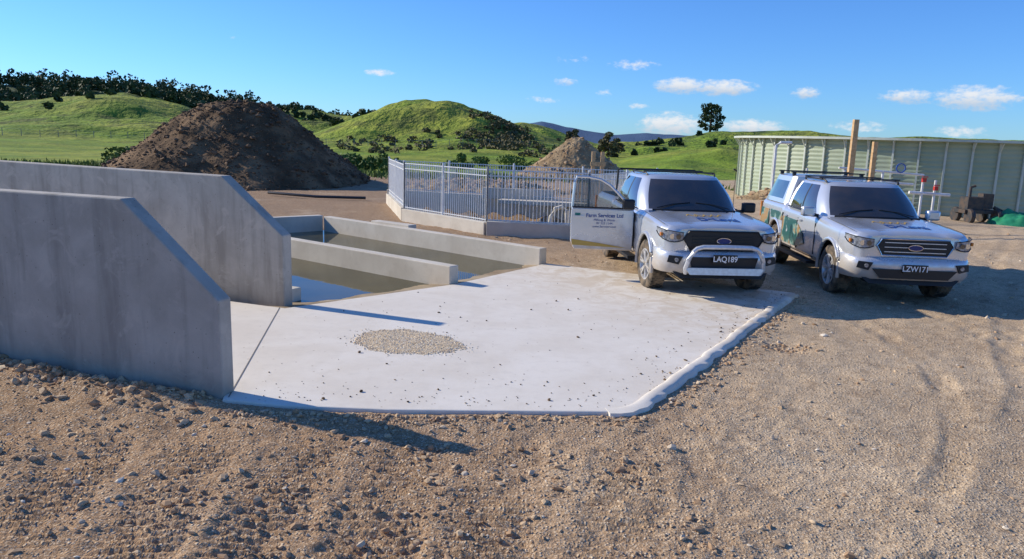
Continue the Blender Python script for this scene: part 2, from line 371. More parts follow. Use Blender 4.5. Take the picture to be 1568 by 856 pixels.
def rocks(name,px,py,pz,size,material,flat=.65,sink=.3,tint=None):
    n=len(px)
    V=ICO[None]*(1+RNG.uniform(-.38,.38,(n,12,1)))
    sc=size[:,None]*np.stack([RNG.uniform(.75,1.45,n),RNG.uniform(.6,1.0,n),RNG.uniform(flat*.6,flat*1.2,n)],-1)
    V=V*sc[:,None,:]
    a=RNG.uniform(0,6.283,n);b=RNG.normal(0,.35,n)
    ca,sa,cb,sb=np.cos(a),np.sin(a),np.cos(b),np.sin(b)
    x,y,z=V[...,0],V[...,1],V[...,2]
    y,z=y*cb[:,None]-z*sb[:,None],y*sb[:,None]+z*cb[:,None]
    x,y=x*ca[:,None]-y*sa[:,None],x*sa[:,None]+y*ca[:,None]
    V=np.stack([x+px[:,None],y+py[:,None],z+(pz+size*flat*(1-2*sink)*.9)[:,None]],-1).reshape(-1,3)
    F=(ICF[None]+np.arange(n)[:,None,None]*12).reshape(-1,3)
    o=mesh_np(name,V,F,[material])
    t=RNG.uniform(0,1,n) if tint is None else tint
    C=np.repeat(np.stack([t,t,t,np.ones(n)],-1),12,0).astype(np.float32)
    c=o.data.color_attributes.new('tint','FLOAT_COLOR','POINT'); c.data.foreach_set('color',C.ravel())
    return o
N=30000
yy=2.6*np.exp(RNG.uniform(0,math.log(20/2.6),N)); xx=RNG.uniform(-.95,1.05,N)*yy*.95
sz=.0042*(RNG.pareto(2.4,N)+1); sz=np.clip(sz,.004,.028)*np.clip(yy/6,1,1.8)
dens=fbm(xx/1.2,yy/1.2,3,90)
keep=(polysd(xx,yy,SLAB)>.03)&(polysd(xx,yy,POOL)>.2)&(polysd(xx,yy,PIT)>.3)&(RNG.uniform(0,1,N)<.6+.9*dens)
xx,yy,sz=xx[keep],yy[keep],sz[keep]
sz=np.where(xx>2,sz*.85,sz)
rocks('gravel',xx,yy,height(xx,yy),sz,M_rock,.6,.38)
def clodset():
    P=[]
    n=4200; a=RNG.uniform(-3.6,1.3,n); b=2.9+RNG.beta(1.3,1.5,n)*2.9; k=RNG.uniform(0,1,n)<np.clip(.38+1.5*fbm(a/.6,b/.6,2,91),0,1)
    P.append((a[k],b[k],np.clip(.0070*(RNG.pareto(2.2,k.sum())+1),.006,.030)))
    n=1900; s=RNG.uniform(0.1,7,n); off=RNG.exponential(.17,n)
    P.append((-2.46-.953*s,6.17+.302*s-off-.02,np.clip(.011*(RNG.pareto(2.0,n)+1),.010,.045)))
    n=1100; a=RNG.uniform(-2.4,1.2,n); P.append((a,5.95+.05*np.sin(a)-RNG.exponential(.08,n)+.06*(a>.2),np.clip(.006*(RNG.pareto(2.1,n)+1),.006,.028)))
    n=900; t=RNG.uniform(0,1,n); P.append((1.25+3.3*t+RNG.exponential(.09,n)+.04,6.25+5.4*t-.03,np.clip(.007*(RNG.pareto(2.2,n)+1),.007,.03)))
    n=90; P.append((3.25+RNG.normal(0,.16,n),8.55+RNG.normal(0,.13,n),RNG.uniform(.01,.03,n)))
    a,b,c=[np.concatenate([p[i] for p in P]) for i in range(3)]
    k=polysd(a,b,SLAB)>.0
    return a[k],b[k],c[k]
a,b,c=clodset(); rocks('soil_clods',a,b,height(a,b),c,M_rock,.7,.32,tint=RNG.uniform(0,.84,len(a)))
a=np.concatenate([RNG.uniform(-2.3,3.2,110),RNG.uniform(-2.3,1.2,130),RNG.uniform(1.2,4.3,170)]); b=np.concatenate([RNG.uniform(6.2,12,110),6.12+RNG.exponential(.3,130),np.zeros(170)])
b[240:]=6.35+(a[240:]-1.2)*1.66+RNG.exponential(.45,170)
k=(polysd(a,b,SLAB)<-.08)&(a<4.3); a,b=a[k],b[k]
rocks('soil_crumbs',a,b,np.zeros(len(a)),np.clip(.0045*(RNG.pareto(2.4,len(a))+1),.004,.018),M_clod,.7,.15)
GP=empty('gravel_pile',(0,0,0)); rot_=-.42
def gp(q,t):
    wob=1+.05*np.sin(3*t+1)+.03*np.sin(7*t)+.03*np.sin(13*t)
    ex=q*wob*.64*np.cos(t); ey=q*wob*.47*np.sin(t)
    return -1.14+ex*math.cos(rot_)-ey*math.sin(rot_),8.1+ex*math.sin(rot_)+ey*math.cos(rot_)
tt=np.linspace(0,2*np.pi,96,endpoint=False); V=[(-1.14,8.1,.012)];F=[]
for iq,q in enumerate((.3,.6,.80,.88,.92)):
    X_,Y_=gp(q,tt); zz=[.012,.011,.008,.004,-.004][iq]
    V+=[(a_+random.uniform(-.01,.01),b2+random.uniform(-.01,.01),zz+random.uniform(-.0015,.0015)) for a_,b2 in zip(X_,Y_)]
F=[(0,1+k,1+(k+1)%96) for k in range(96)]+[(1+i*96+k,1+(i+1)*96+k,1+(i+1)*96+(k+1)%96,1+i*96+(k+1)%96) for i in range(4) for k in range(96)]
mesh_py('sand_bed',V,F,[mat('sand_bed',(.50,.36,.21),(.78,.61,.39),scale=50,rough=.95,bump=.8,bscale=120,bdist=.01)],GP,smooth=True)
n=6500; t=RNG.uniform(0,6.283,n); q=RNG.uniform(0,1,n)**.55; q=np.where(RNG.uniform(0,1,n)<.07,q*RNG.uniform(1.0,1.35,n),q)
hx,hy=gp(q,t)
o=rocks('stone_chips',hx,hy,.010*np.clip(1-q**2,0,1),RNG.uniform(.005,.012,n),M_peb,.6,.3); o.parent=GP

# ------------------------------------------------------------------ SLAB, WALLS, POOLS
b_=MB(); b_.poly([(x,y,-.20) for x,y in SLAB],(0,0,.20))
slab=b_.make('concrete_slab',[M_slab],bevel=.014)
M_joint=mat('dark_joint',(.20,.17,.14),rough=.9)  # dark colour of the slab's joint line
def strip(mb,a,b,w,z):
    a=Vector(a);b=Vector(b);n=(b-a).normalized();n=Vector((-n.y,n.x))*w/2
    mb.add([(a.x+n.x,a.y+n.y,z),(b.x+n.x,b.y+n.y,z),(b.x-n.x,b.y-n.y,z),(a.x-n.x,a.y-n.y,z)],[(0,1,2,3)])
j=MB(); strip(j,(-2.40,6.14),(-3.02,9.55),.010,.004); j.make('control_joint',[M_joint],slab)
def kerb(name,pts,w,h,mat_,z0=-.1):
    V=[];prof=[(-w/2,z0),(-w/2,.35),(-w/2*.7,.8),(-w*.1,1),(w/2*.5,.85),(w/2*.9,.3),(w/2*1.3,z0)]
    P=[]
    for i in range(len(pts)-1):
        a=Vector(pts[i]);b=Vector(pts[i+1]);k=max(2,int((b-a).length/.1))
        for t in range(k): P.append(a.lerp(b,t/k))
    P.append(Vector(pts[-1]));N=len(P);m=len(prof); jw=0
    for i,p in enumerate(P):
        d=(P[min(i+1,N-1)]-P[max(i-1,0)]).normalized();nn=Vector((d.y,-d.x))
        e=min(1,i/8,(N-1-i)/5); jw=jw*.7+random.uniform(-.012,.012); wo=random.uniform(0,.03)
        for (o,z) in prof: V.append((p.x+nn.x*(o+jw+(wo if o>.04 else 0)),p.y+nn.y*(o+jw+(wo if o>.04 else 0)),z if z<0 else z*h*e+.002+random.uniform(-.003,.003)*e))
    F=[(i*m+k,i*m+k+1,(i+1)*m+k+1,(i+1)*m+k) for i in range(N-1) for k in range(m-1)]+[tuple(range(m)),tuple(range((N-1)*m,N*m))]
    return mesh_py(name,V,F,[mat_],smooth=True,sharp=60)
kerb('concrete_kerb',[(.85,6.11),(1.03,6.15),(1.15,6.27),(2.1,7.8),(3.95,10.85),(4.42,11.62)],.12,.028,M_slab)

def wall(name,end,d,prof,th,mat_,bevel=.015):
    d=Vector(d).normalized(); n=Vector((d.y,-d.x)); 
    if n.y<0: n=-n
    mb=MB(); mb.poly([(end[0]+d.x*s,end[1]+d.y*s,z) for s,z in prof],(n.x*th,n.y*th,0))
    return mb.make(name,[mat_],bevel=bevel)
wall('concrete_wall',(-2.46,6.16),(-.953,.302),[(0,-.3),(0,.84),(.97,1.65),(8.5,1.65),(8.5,-.3)],.16,M_wall)
wall('concrete_wall',(-3.0,9.68),(-.927,.374),[(0,-.3),(0,.93),(.98,1.66),(8,1.70),(8,-.3)],.18,M_wall)
u=Vector((-.79,.61)); 
wall('pond_wall',(-.97,11.52),u,[(0,-.3),(0,.28),(7.6,.28),(7.6,-.3)],.2,M_low,.012)
wall('pond_wall',(.50,13.72),(-.76,.65),[(0,-.3),(0,.29),(6.7,.29),(6.7,-.3)],.2,M_low,.012)
wall('pond_wall',(-4.62,18.12),(-.745,-.667),[(0,-.3),(0,.31),(6.5,.31),(6.5,-.3)],.2,M_low,.012)
wall('pond_wall',(-2.3,16.35),(-.80,.60),[(0,-.2),(0,.34),(1.2,.34),(1.2,-.2)],.25,M_low,.012)
wall('concrete_block',(-3.05,10.15),(-.9,.4),[(0,-.2),(0,.12),(.3,.12),(.3,-.2)],.22,M_low,.01)
line=[(0.66,13.86),(-.16,12.65),(-.98,11.45),(-2.0,10.45),(-3.2,9.42)]
L=[]
for i in range(len(line)-1):
    for t in range(24): L.append(Vector(line[i]).lerp(Vector(line[i+1]),t/24))
L.append(Vector(line[-1])); dirn=Vector((-.76,.65)); nn=14
V=[];F=[]
for i,p in enumerate(L):
    for k in range(nn+1):
        s=-.05+k*.09; q=p+dirn*s
        z=.004 - .014*k + .018*float(fbm(np.array([q.x*2.5]),np.array([q.y*2.5]),4,17)[0])*min(k,3)/1.5 if k>0 else -.01
        V.append((q.x,q.y,z))
F=[(i*(nn+1)+k,(i+1)*(nn+1)+k,(i+1)*(nn+1)+k+1,i*(nn+1)+k+1) for i in range(len(L)-1) for k in range(nn)]
mesh_py('pond_ramp',V,F,[M_wet],smooth=True)
mw,nt,bb=newmat('pond_water'); p=nt.new('ShaderNodeNewGeometry').outputs['Position']
nt.link(nt.mix(nt.ramp(nt.noise(p,.5,4),.35,.65),(.045,.042,.018),(.09,.075,.03)),bb.inputs['Base Color'])
bb.inputs['Roughness'].default_value=.02; bb.inputs['IOR'].default_value=1.25
nt.link(nt.bump(nt.noise(p,5,3),.05,.02),bb.inputs['Normal'])
mb=MB(); mb.add([(x,y,-.065) for x,y in POOL],[tuple(range(len(POOL)))]); mb.make('pond_water',[mw])

# ------------------------------------------------------------------ FENCED PIT
def fence_run(mb,a,b,z0,h=1.25,sp=.085):
    a=Vector(a);b=Vector(b);L=(b-a).length;n=int(L/sp)
    for i in range(n+1):
        p=a.lerp(b,i/n)
        mb.tube([(p.x,p.y,z0+.05),(p.x,p.y,z0+h)],.0085,m=0,n=6)
    for z in (z0+.10,z0+.2,z0+h-.16,z0+h-.02): mb.bar((a.x,a.y,z),(b.x,b.y,z),.022,m=0)
    k=max(1,round(L/2.4))
    for i in range(k+1):
        p=a.lerp(b,i/k); mb.tube([(p.x,p.y,z0-.4),(p.x,p.y,z0+h+.06)],.03,m=0,n=10)
mb=MB()
A=(-3.06,20.9);B=(-.66,18.2);Cc=(1.75,17.85);Dd=(4.2,22.5);E=(-4.3,25.8)
fence_run(mb,A,B,.12,1.42); fence_run(mb,B,Cc,.12,1.42); fence_run(mb,Cc,Dd,.25); fence_run(mb,Dd,E,.3,1.15); fence_run(mb,E,A,.25,1.25)
mb.make('metal_fence',[M_galv],smooth=True,sharp=70)
mk=MB()
def kwall(mb,a,b,th,z1,z0=-.5):
    a=Vector(a);b=Vector(b);d=(b-a).normalized();n=Vector((-d.y,d.x))*th
    mb.poly([(a.x,a.y,z0),(b.x,b.y,z0),(b.x+n.x,b.y+n.y,z0),(a.x+n.x,a.y+n.y,z0)],(0,0,z1-z0))
kwall(mk,(-4.42,25.9),(-3.15,20.88),.22,.30);kwall(mk,(-3.13,20.82),(-.72,18.05),.22,.27);kwall(mk,(-.66,18.02),(1.8,17.65),.22,.30)
kwall(mk,(1.84,17.7),(4.4,22.6),.22,.28);kwall(mk,(4.3,22.7),(-4.3,26.0),.22,.45)
mk.make('pit_kerb_wall',[M_low],bevel=.01)
mb=MB(); mb.add([(-4.1,25.6,-.3),(-2.95,20.9,-.3),(-.6,18.3,-.3),(1.6,17.95,-.3),(4.0,22.4,-.3)],[(0,1,2,3,4)]); mb.make('pit_water',[mw])
mb=MB(); mb.box((.1,24.0,.55),(2.3,.12,.35),rz=-.1); mb.box((.9,23.3,.35),(2.8,.5,.12),rz=-.2); mb.make('concrete_trough',[M_low],bevel=.01)
mb=MB(); mb.tube([(.9,19.2,-.3),(.95,19.2,.35),(1.05,19.2,.55),(1.2,19.2,.6),(1.35,19.2,.5),(1.4,19.2,-.3)],.06); mb.make('suction_pipe',[M_low],smooth=True)
mb=MB()
for sx_ in (2.55,2.85): mb.box((sx_,25.0,.9),(.12,.12,2.1))
mb.box((2.7,24.95,1.55),(.5,.06,.14)); mb.make('timber_frame',[M_wood],bevel=.005)

# ------------------------------------------------------------------ MOUNDS
def mound(name,cx,cy,prof,rx,ry,seed,mat_,nclod,rmat,amp=1.0):
    na_,nr_=260,110; 
    t=np.linspace(0,2*np.pi,na_,endpoint=False);q=np.linspace(0,1.12,nr_)
    Q,T=np.meshgrid(q,t,indexing='ij')
    def zf(x,y):
        X=(x-cx);Y=(y-cy)
        qq=np.hypot(X/np.where(X<0,rx[0],rx[1]),Y/ry)*(1+.10*fbm(X/3,Y/3,3,seed))
        z=np.interp(qq,*prof)
        z=z+amp*(.20*fbm(X/1.4,Y/1.4,4,seed+3)+.12*fbm(X*2.3,Y*2.3,4,seed+5,.65))*np.clip(1.15-qq,0,1)**.5
        return z
    x=cx+Q*np.where(np.cos(T)<0,rx[0],rx[1])*np.cos(T); y=cy+Q*ry*np.sin(T); z=zf(x,y)-.15
    V=np.stack([x,y,z],-1).reshape(-1,3)
    i=np.arange(nr_-1)[:,None];j=np.arange(na_)[None];j2=(j+1)%na_
    F=np.stack([i*na_+j,(i+1)*na_+j,(i+1)*na_+j2,i*na_+j2],-1).reshape(-1,4)
    o=mesh_np(name,V,F,[mat_],smooth=True)
    th=RNG.uniform(0,6.283,nclod);qq=RNG.uniform(0,1,nclod)**.6*1.15
    X=cx+qq*np.where(np.cos(th)<0,rx[0],rx[1])*np.cos(th);Y=cy+qq*ry*np.sin(th)
    k=rocks(name+'_clods',X,Y,zf(X,Y)-.15,np.clip(.024*(RNG.pareto(2.2,nclod)+1),.02,.13),rmat,.75,.3,tint=RNG.uniform(0,.75,nclod)); k.parent=o
    return o
M_mound=mat('dug_soil',(.10,.062,.034),(.25,.158,.085),scale=.8,rough=.95,bump=.8,bscale=5,bdist=.10,detail=8,spec=.1)
M_mound2=mat('dug_clay',(.26,.175,.095),(.43,.31,.175),scale=1.5,rough=.95,bump=.8,bscale=5,bdist=.1,detail=8,spec=.1)
mound('dirt_mound',-12.6,35.5,([0,.22,.36,.6,.85,1,1.2],[3.78,3.62,3.1,1.9,.8,.15,-.3]),(7.2,5.6),6.2,3,M_mound,6500,M_clod)
mound('dirt_mound',3.7,47,([0,.1,.3,.6,.85,1,1.2],[2.75,2.55,1.9,.9,.3,.1,-.3]),(4.4,4.3),3.6,7,M_mound2,1500,M_rock)
mound('dirt_mound',-1.2,33,([0,.3,.6,.85,1,1.2],[.65,.55,.3,.12,.0,-.3]),(5,5),2.2,17,M_mound2,900,M_rock)
mound('dirt_mound',11.7,33,([0,.3,.6,.85,1,1.2],[.75,.6,.35,.15,.0,-.3]),(2.2,2.6),1.6,27,M_mound2,500,M_rock)

# ------------------------------------------------------------------ TANK
TC=(18.8,35.6);TR=8.0;TH=2.72
mt,nt,bb=newmat('tank_green_steel'); p=nt.new('ShaderNodeTexCoord').outputs['Object']
nt.link(nt.mix(nt.ramp(nt.noise(p,.9,4),.35,.65),(.31,.37,.24),(.38,.43,.30)),bb.inputs['Base Color']); bb.inputs['Roughness'].default_value=.55
mr=mat('tank_rib_steel',(.56,.60,.50),(.50,.53,.44),scale=2,rough=.55)
tank=empty('slurry_tank',(TC[0],TC[1],-.05))
n=240;rows=64;V=[];F=[]
for i in range(rows+1):
    z=TH*i/rows; r_=TR+.014*math.sin(z*2*math.pi/.17)
    for k in range(n):
        t=2*math.pi*k/n; V.append((r_*math.cos(t),r_*math.sin(t),z))
F=[(i*n+k,i*n+(k+1)%n,(i+1)*n+(k+1)%n,(i+1)*n+k) for i in range(rows) for k in range(n)]
mesh_py('shell',V,F,[mt],tank,smooth=True)
mb=MB()
for k in range(58):
    t=2*math.pi*k/58; c_,s_=math.cos(t),math.sin(t)
    mb.box(((TR+.055)*c_,(TR+.055)*s_,TH/2-.02),(.07,.07,TH+.02),rz=t)
    mb.bar(((TR+.10)*c_,(TR+.10)*s_,TH-.32),((TR+.30)*c_,(TR+.30)*s_,TH-.02),.035)
mb.make('ribs',[mr],tank)
V=[]
prof=[(TR-.12,TH),(TR+.36,TH),(TR+.36,TH+.09),(TR-.12,TH+.09)]
for k in range(120):
    t=2*math.pi*k/120
    for r_,z in prof: V.append((r_*math.cos(t),r_*math.sin(t),z))
F=[(k*4+a,((k+1)%120)*4+a,((k+1)%120)*4+(a+1)%4,k*4+(a+1)%4) for k in range(120) for a in range(4)]
mesh_py('rim',V,F,[mr],tank)
mb=MB(); mb.poly([(7.8*math.cos(2*math.pi*k/64),7.8*math.sin(2*math.pi*k/64),TH-.5) for k in range(64)],(0,0,.05)); mb.make('cover',[mat('tank_cover',(.12,.13,.12),rough=.8)],tank)
mb=MB()
mb.tube([(9.35,27.5,-.1),(9.35,27.5,2.35),(9.5,27.5,2.45),(9.9,27.5,2.45)],.05)
mb.tube([(9.0,24,1.35),(12.6,24,1.25)],.04); mb.tube([(10.2,24,1.7),(12.9,24,1.55)],.035)
for x_ in (9.2,10.4,11.6,12.9,13.3): mb.tube([(x_,24,-.1),(x_,24,1.65 if x_<12 else 1.4)],.04)
mb.tube([(12.5,24,1.0),(13.8,24,.95)],.05)
for x_,z_ in ((12.9,1.4),(13.3,1.15)):
    mb.box((x_,23.95,z_),(.11,.1,.13),m=1); mb.tube([(x_-.09,23.9,z_+.1),(x_+.09,23.9,z_+.1)],.015,m=1)
for k in range(12):
    t=k*math.pi/6; t2=t+math.pi/6
    mb.bar((12.1+.14*math.cos(t),23.9,1.75+.14*math.sin(t)),(12.1+.14*math.cos(t2),23.9,1.75+.14*math.sin(t2)),.03,m=2)
mb.make('pump_pipework',[M_white,M_red,M_blue],smooth=True)
for (x_,y_,w_,h_) in ((8.9,20.2,.14,3.05),(9.75,20.8,.12,2.5)):
    mb=MB(); mb.box((x_,y_,h_/2-.2),(w_,.1,h_+.4),rz=.1); mb.make('timber_post',[M_wood],bevel=.006)
mb=MB()
mb.box((15.7,25.6,.35),(1.2,.7,.12)); mb.box((15.5,25.6,.62),(.55,.5,.42)); mb.box((15.95,25.6,.7),(.3,.42,.5))
for x_ in (15.25,16.15):
    for y_ in (25.2,26.0): mb.revx([(0,-.07),(.24,-.07),(.26,0),(.24,.07),(0,.07)],(x_,y_,.2),n=20)
mb.tube([(15.4,25.6,.8),(15.4,25.6,1.15),(15.55,25.6,1.2)],.05); mb.tube([(16.2,25.5,.5),(16.6,25.4,.3),(17.2,25.2,.1)],.06)
mb.make('engine_pump',[mat('oily_metal',(.03,.032,.035),(.09,.06,.04),scale=6,rough=.6)],bevel=.01)
n=40;V=[];F=[];gt=gz(17,25)
for i in range(n+1):
    for k in range(n+1):
        a_=i/n*2-1;b2=k/n*2-1; q=max(0,1-(a_*a_+b2*b2)**.8)
        z=.5*q**.6*(1+.6*float(fbm(np.array([a_*3]),np.array([b2*3]),3,6)[0]))-.02+.05*math.sin(a_*9+b2*5)*q
        V.append((16.9+a_*1.1,25.0+b2*.8,gt*.5+z))
F=[(i*(n+1)+k,(i+1)*(n+1)+k,(i+1)*(n+1)+k+1,i*(n+1)+k+1) for i in range(n) for k in range(n)]
mesh_py('green_tarp',V,F,[mat('tarp_green',(.02,.20,.09),(.03,.28,.13),scale=4,rough=.45)],smooth=True)
mb=MB(); mb.box((12.4,38,.75),(1.6,1.0,.2),m=0); mb.box((12.0,38,.95),(.5,.8,.5),m=1); mb.bar((12.6,38,.8),(13.8,37.8,.35),.12,m=1); mb.bar((11.4,38,.9),(10.9,38,1.15),.08,m=1)
for x_ in (11.9,12.8): mb.revx([(0,-.1),(.33,-.1),(.36,0),(.33,.1),(0,.1)],(x_,37.5,.36),n=20)
mb.make('farm_trailer',[mat('rusty_steel',(.16,.08,.05),(.25,.2,.16),scale=3,rough=.8),M_dark],bevel=.01)
mb=MB(); mb.tube([(-9,27.5,.08),(-7,26.6,.06),(-5.3,26.8,.05)],.05); mb.make('drain_pipe',[mat('black_pipe',(.03,.03,.03),rough=.5)],smooth=True)

# ------------------------------------------------------------------ FOLIAGE
def leafmat(name,a,b2):
    m,nt,b=newmat(name); p=nt.new('ShaderNodeNewGeometry').outputs['Position']
    nt.link(nt.mix(nt.ramp(nt.noise(p,.9,4),.35,.65),a,b2),b.inputs['Base Color']); b.inputs['Roughness'].default_value=.7; b.inputs['Specular IOR Level'].default_value=.2
    return m
M_leafd=leafmat('dark_foliage',(.04,.062,.024),(.09,.115,.04))
M_leafg=leafmat('green_foliage',(.07,.12,.025),(.14,.20,.045))
M_leafo=leafmat('olive_foliage',(.11,.095,.045),(.17,.15,.065))
M_bark=mat('bark',(.09,.065,.045),(.05,.035,.025),scale=6,rough=.9)
def leaves(centers,radii,n_each,size):
    k=len(centers); c=np.repeat(centers,n_each,0);rr=np.repeat(radii,n_each,0);n=len(c)
    d=RNG.normal(size=(n,3));d/=np.linalg.norm(d,axis=1)[:,None]
    p=c+d*rr*(RNG.uniform(.25,1,n)**.5)[:,None]
    u=RNG.normal(size=(n,3));u/=np.linalg.norm(u,axis=1)[:,None]
    v=np.cross(u,RNG.normal(size=(n,3)));v/=np.linalg.norm(v,axis=1)[:,None]
    s=(size*RNG.uniform(.6,1.4,n))[:,None]
    V=np.stack([p-u*s-v*s*.6,p+u*s*.9-v*s*.5,p+u*s+v*s*.7,p-u*s*.7+v*s*.6],1).reshape(-1,3)
    return V,np.arange(n*4).reshape(-1,4)
def tree(name,x,y,h,w,leafm,seed,lobes=16,per=260,size=.16,trunk_frac=.3,top=.70):
    rg=np.random.default_rng(seed); z0=gz(x,y)-.1
    t=empty(name,(x,y,z0)); mb=MB()
    mb.tube([(0,0,0),(.05*h*.1,0,h*.35),(.02,.03,h*.65),(0,0,h*.85)],[h*.045,h*.032,h*.02,h*.006],n=8)
    cs=[];rd=[]
    for i in range(lobes):
        f=(i+.5)/lobes; zc=h*(trunk_frac+(1-trunk_frac)*f*.92); wr=w/2*math.sin(math.pi*(.25+top*f))**.8
        a=i*2.4+rg.uniform(-.5,.5); rr=wr*rg.uniform(.35,.95)
        c=(rr*math.cos(a),rr*math.sin(a),zc+rg.uniform(-.3,.3)); cs.append(c); q=w*rg.uniform(.09,.19); rd.append((q,q,q*.6))
        mb.tube([(0,0,zc*.75),(c[0]*.6,c[1]*.6,zc*.92),c],[h*.014,h*.008,h*.003],n=5)
    mb.make('trunk_and_limbs',[M_bark],t,smooth=True)
    V,F=leaves(np.array(cs),np.array(rd),per,size); mesh_np('crown',V,F,[leafm],t)
    return t
sa=lambda az,r: (r*math.sin(rad(az)),r*math.cos(rad(az)))
x_,y_=sa(14.15,180); tree('pine_tree',x_,y_,6.8,6.2,M_leafd,3,34,90,.17,.10,.62)
x_,y_=sa(4.2,150); tree('scrub_tree',x_,y_,3.4,3.6,M_leafo,5,14,110,.17,.1)
x_,y_=sa(6.9,110); tree('scrub_tree',x_,y_,3.3,4.4,M_leafo,6,16,110,.14,.1)
cs=[];rd=[]
for i in range(980):
    az_=random.uniform(-40,-12.5); r_=random.uniform(285 if az_<-23 else 320,425); x_,y_=sa(az_,r_); z_=gz(x_,y_); h_=random.uniform(3.0,5.5) if random.random()<.85 else random.uniform(6,9)
    if az_>-19: h_*=.7
    for k in range(3):
        cs.append((x_+random.uniform(-1.3,1.3),y_+random.uniform(-1.3,1.3),z_+h_*(.3+.24*k))); q=h_*random.uniform(.16,.34); rd.append((q*1.2,q*1.2,q*.8))
for (a0,a1,r0,r1,n_,hs) in [(-28,-20,200,250,110,2.2),(-22,-13,225,262,60,2.2),(-36,-29,185,235,20,1.8),(-14,-9,190,230,14,2.1),(6,18,120,180,22,.9)]:
    for i in range(n_):
        x_,y_=sa(random.uniform(a0,a1),random.uniform(r0,r1)); z_=gz(x_,y_); h_=hs*random.uniform(.4,1.3)
        for k in range(2): cs.append((x_+random.uniform(-1,1),y_+random.uniform(-1,1),z_+h_*(.35+.3*k))); q=h_*.38; rd.append((q,q,q*.9))
V,F=leaves(np.array(cs),np.array(rd),22,.5); mesh_np('distant_forest',V,F,[M_leafd])
cs=[];rd=[]
for i in range(210):
    az_=random.gauss(-.9,1.4) if i<135 else random.uniform(-13,5); r_=random.uniform(106,145) if i<135 else random.uniform(90,125); x_,y_=sa(az_,r_); z_=gz(x_,y_); h_=random.uniform(.4,1.4)
    cs.append((x_,y_,z_+h_*.35)); rd.append((h_*.8,h_*.8,h_*.5))
V,F=leaves(np.array(cs),np.array(rd),40,.17); mesh_np('hillside_scrub',V,F,[M_leafo])
def bush(name,pts,leafm,per=200,size=.09):
    cs=np.array([(x,y,max(gz(x,y),-.1)+h*.45) for x,y,w,h in pts]); rd=np.array([(w/2,w/2,h/2) for x,y,w,h in pts])
    V,F=leaves(cs,rd,per,size); mesh_np(name,V,F,[leafm])
P=[]
for i in range(16):
    x_,y_=sa(-26.3+random.uniform(-1.7,1.7),50+random.uniform(-2,2)); P.append((x_,y_,random.uniform(.8,1.5),random.uniform(.7,1.4)))
bush('bush',P,M_leafg)
P=[]
for i in range(26):
    x_,y_=sa(-11+random.uniform(-3,2.2),52+random.uniform(-4,6)); P.append((x_,y_,random.uniform(.8,1.8),random.uniform(.5,1.2)))
bush('bush',P,M_leafg)
P=[]
for i in range(16):
    x_,y_=sa(random.uniform(-7,2),random.uniform(58,75)); P.append((x_,y_,random.uniform(.8,2.2),random.uniform(.4,.9)))
bush('bush',P,M_leafg)
n=5200; ax=RNG.uniform(-34,12,n); ay=44.5+RNG.normal(0,2.2,n)+3*fbm(ax/5,np.full(n,45.)/5,3,2)
az0=height(ax,ay)
th=RNG.uniform(0,6.283,n);hh=RNG.uniform(.12,.38,n);w_=.06
V=np.stack([np.stack([ax-w_*np.cos(th),ay-w_*np.sin(th),az0],-1),np.stack([ax+w_*np.cos(th),ay+w_*np.sin(th),az0],-1),np.stack([ax+RNG.normal(0,.08,n),ay+RNG.normal(0,.08,n),az0+hh],-1)],1).reshape(-1,3)
mesh_np('grass_tufts',V,np.arange(n*3).reshape(-1,3),[M_leafg])
mb=MB(); prev=None
for i in range(46):
    az_=-38+i*1.0; r_=116+10*math.sin(i*.16); x_,y_=sa(az_,r_); z_=gz(x_,y_)
    mb.bar((x_,y_,z_-.3),(x_,y_,z_+.95),.06,m=0)
    if prev:
        for hz_ in (.4,.9): mb.bar((prev[0],prev[1],prev[2]+hz_),(x_,y_,z_+hz_),.008,m=1)
    prev=(x_,y_,z_)
mb.make('post_and_wire_fence',[mat('weathered_post',(.28,.24,.19),(.36,.31,.25),scale=3,rough=.9),M_galv])

# ------------------------------------------------------------------ VEHICLES
def paint(name,c):
    m,nt,b=newmat(name); p=nt.new('ShaderNodeTexCoord').outputs['Object']
    sz=nt.new('ShaderNodeSeparateXYZ'); nt.link(p,sz.inputs[0])
    d=nt.math('MULTIPLY',nt.ramp(nt.math('ADD',sz.outputs[2],nt.math('MULTIPLY',nt.math('SUBTRACT',nt.noise(p,6,5,.7),.5),.5)),.78,.42),.65)
    nt.link(nt.mix(d,c,(.42,.32,.21)),b.inputs['Base Color'])
    nt.link(nt.math('MULTIPLY',nt.math('SUBTRACT',1.0,d),.5),b.inputs['Metallic'])
    nt.link(nt.math('ADD',nt.math('MULTIPLY',d,.5),.25),b.inputs['Roughness'])
    b.inputs['Coat Weight'].default_value=.7; b.inputs['Coat Roughness'].default_value=.05
    return m
M_paint=paint('silver_paint',(.70,.71,.72))
M_steel=mat('tube_steel',(.74,.75,.76),(.64,.64,.64),scale=20,rough=.3,metal=.4)
M_glass=mat('tinted_glass',(.03,.03,.028),(.055,.045,.035),scale=3,rough=.02,spec=1.0,coat=1)
M_tyre=mat('dusty_tyre',(.03,.028,.025),(.20,.15,.10),scale=7,rough=.9)
M_rim=mat('alloy_rim',(.68,.68,.68),(.5,.46,.40),scale=9,rough=.3,metal=.4)
M_chrome=mat('chrome',(.75,.76,.78),rough=.12,metal=1)
M_lamp=mat('headlamp_lens',(.40,.42,.44),(.10,.11,.12),scale=16,rough=.05,spec=.9,coat=1)
M_amber=mat('indicator_amber',(.6,.2,.03),rough=.2)
M_plate=mat('number_plate_black',(.01,.01,.01),rough=.4)
M_txtw=mat('white_lettering',(.85,.85,.85),rough=.5)
M_txtb=mat('blue_lettering',(.01,.06,.25),rough=.5)
M_gold=mat('gold_decal',(.50,.33,.07),rough=.5)
M_oval=mat('badge_blue',(.01,.03,.15),rough=.2)
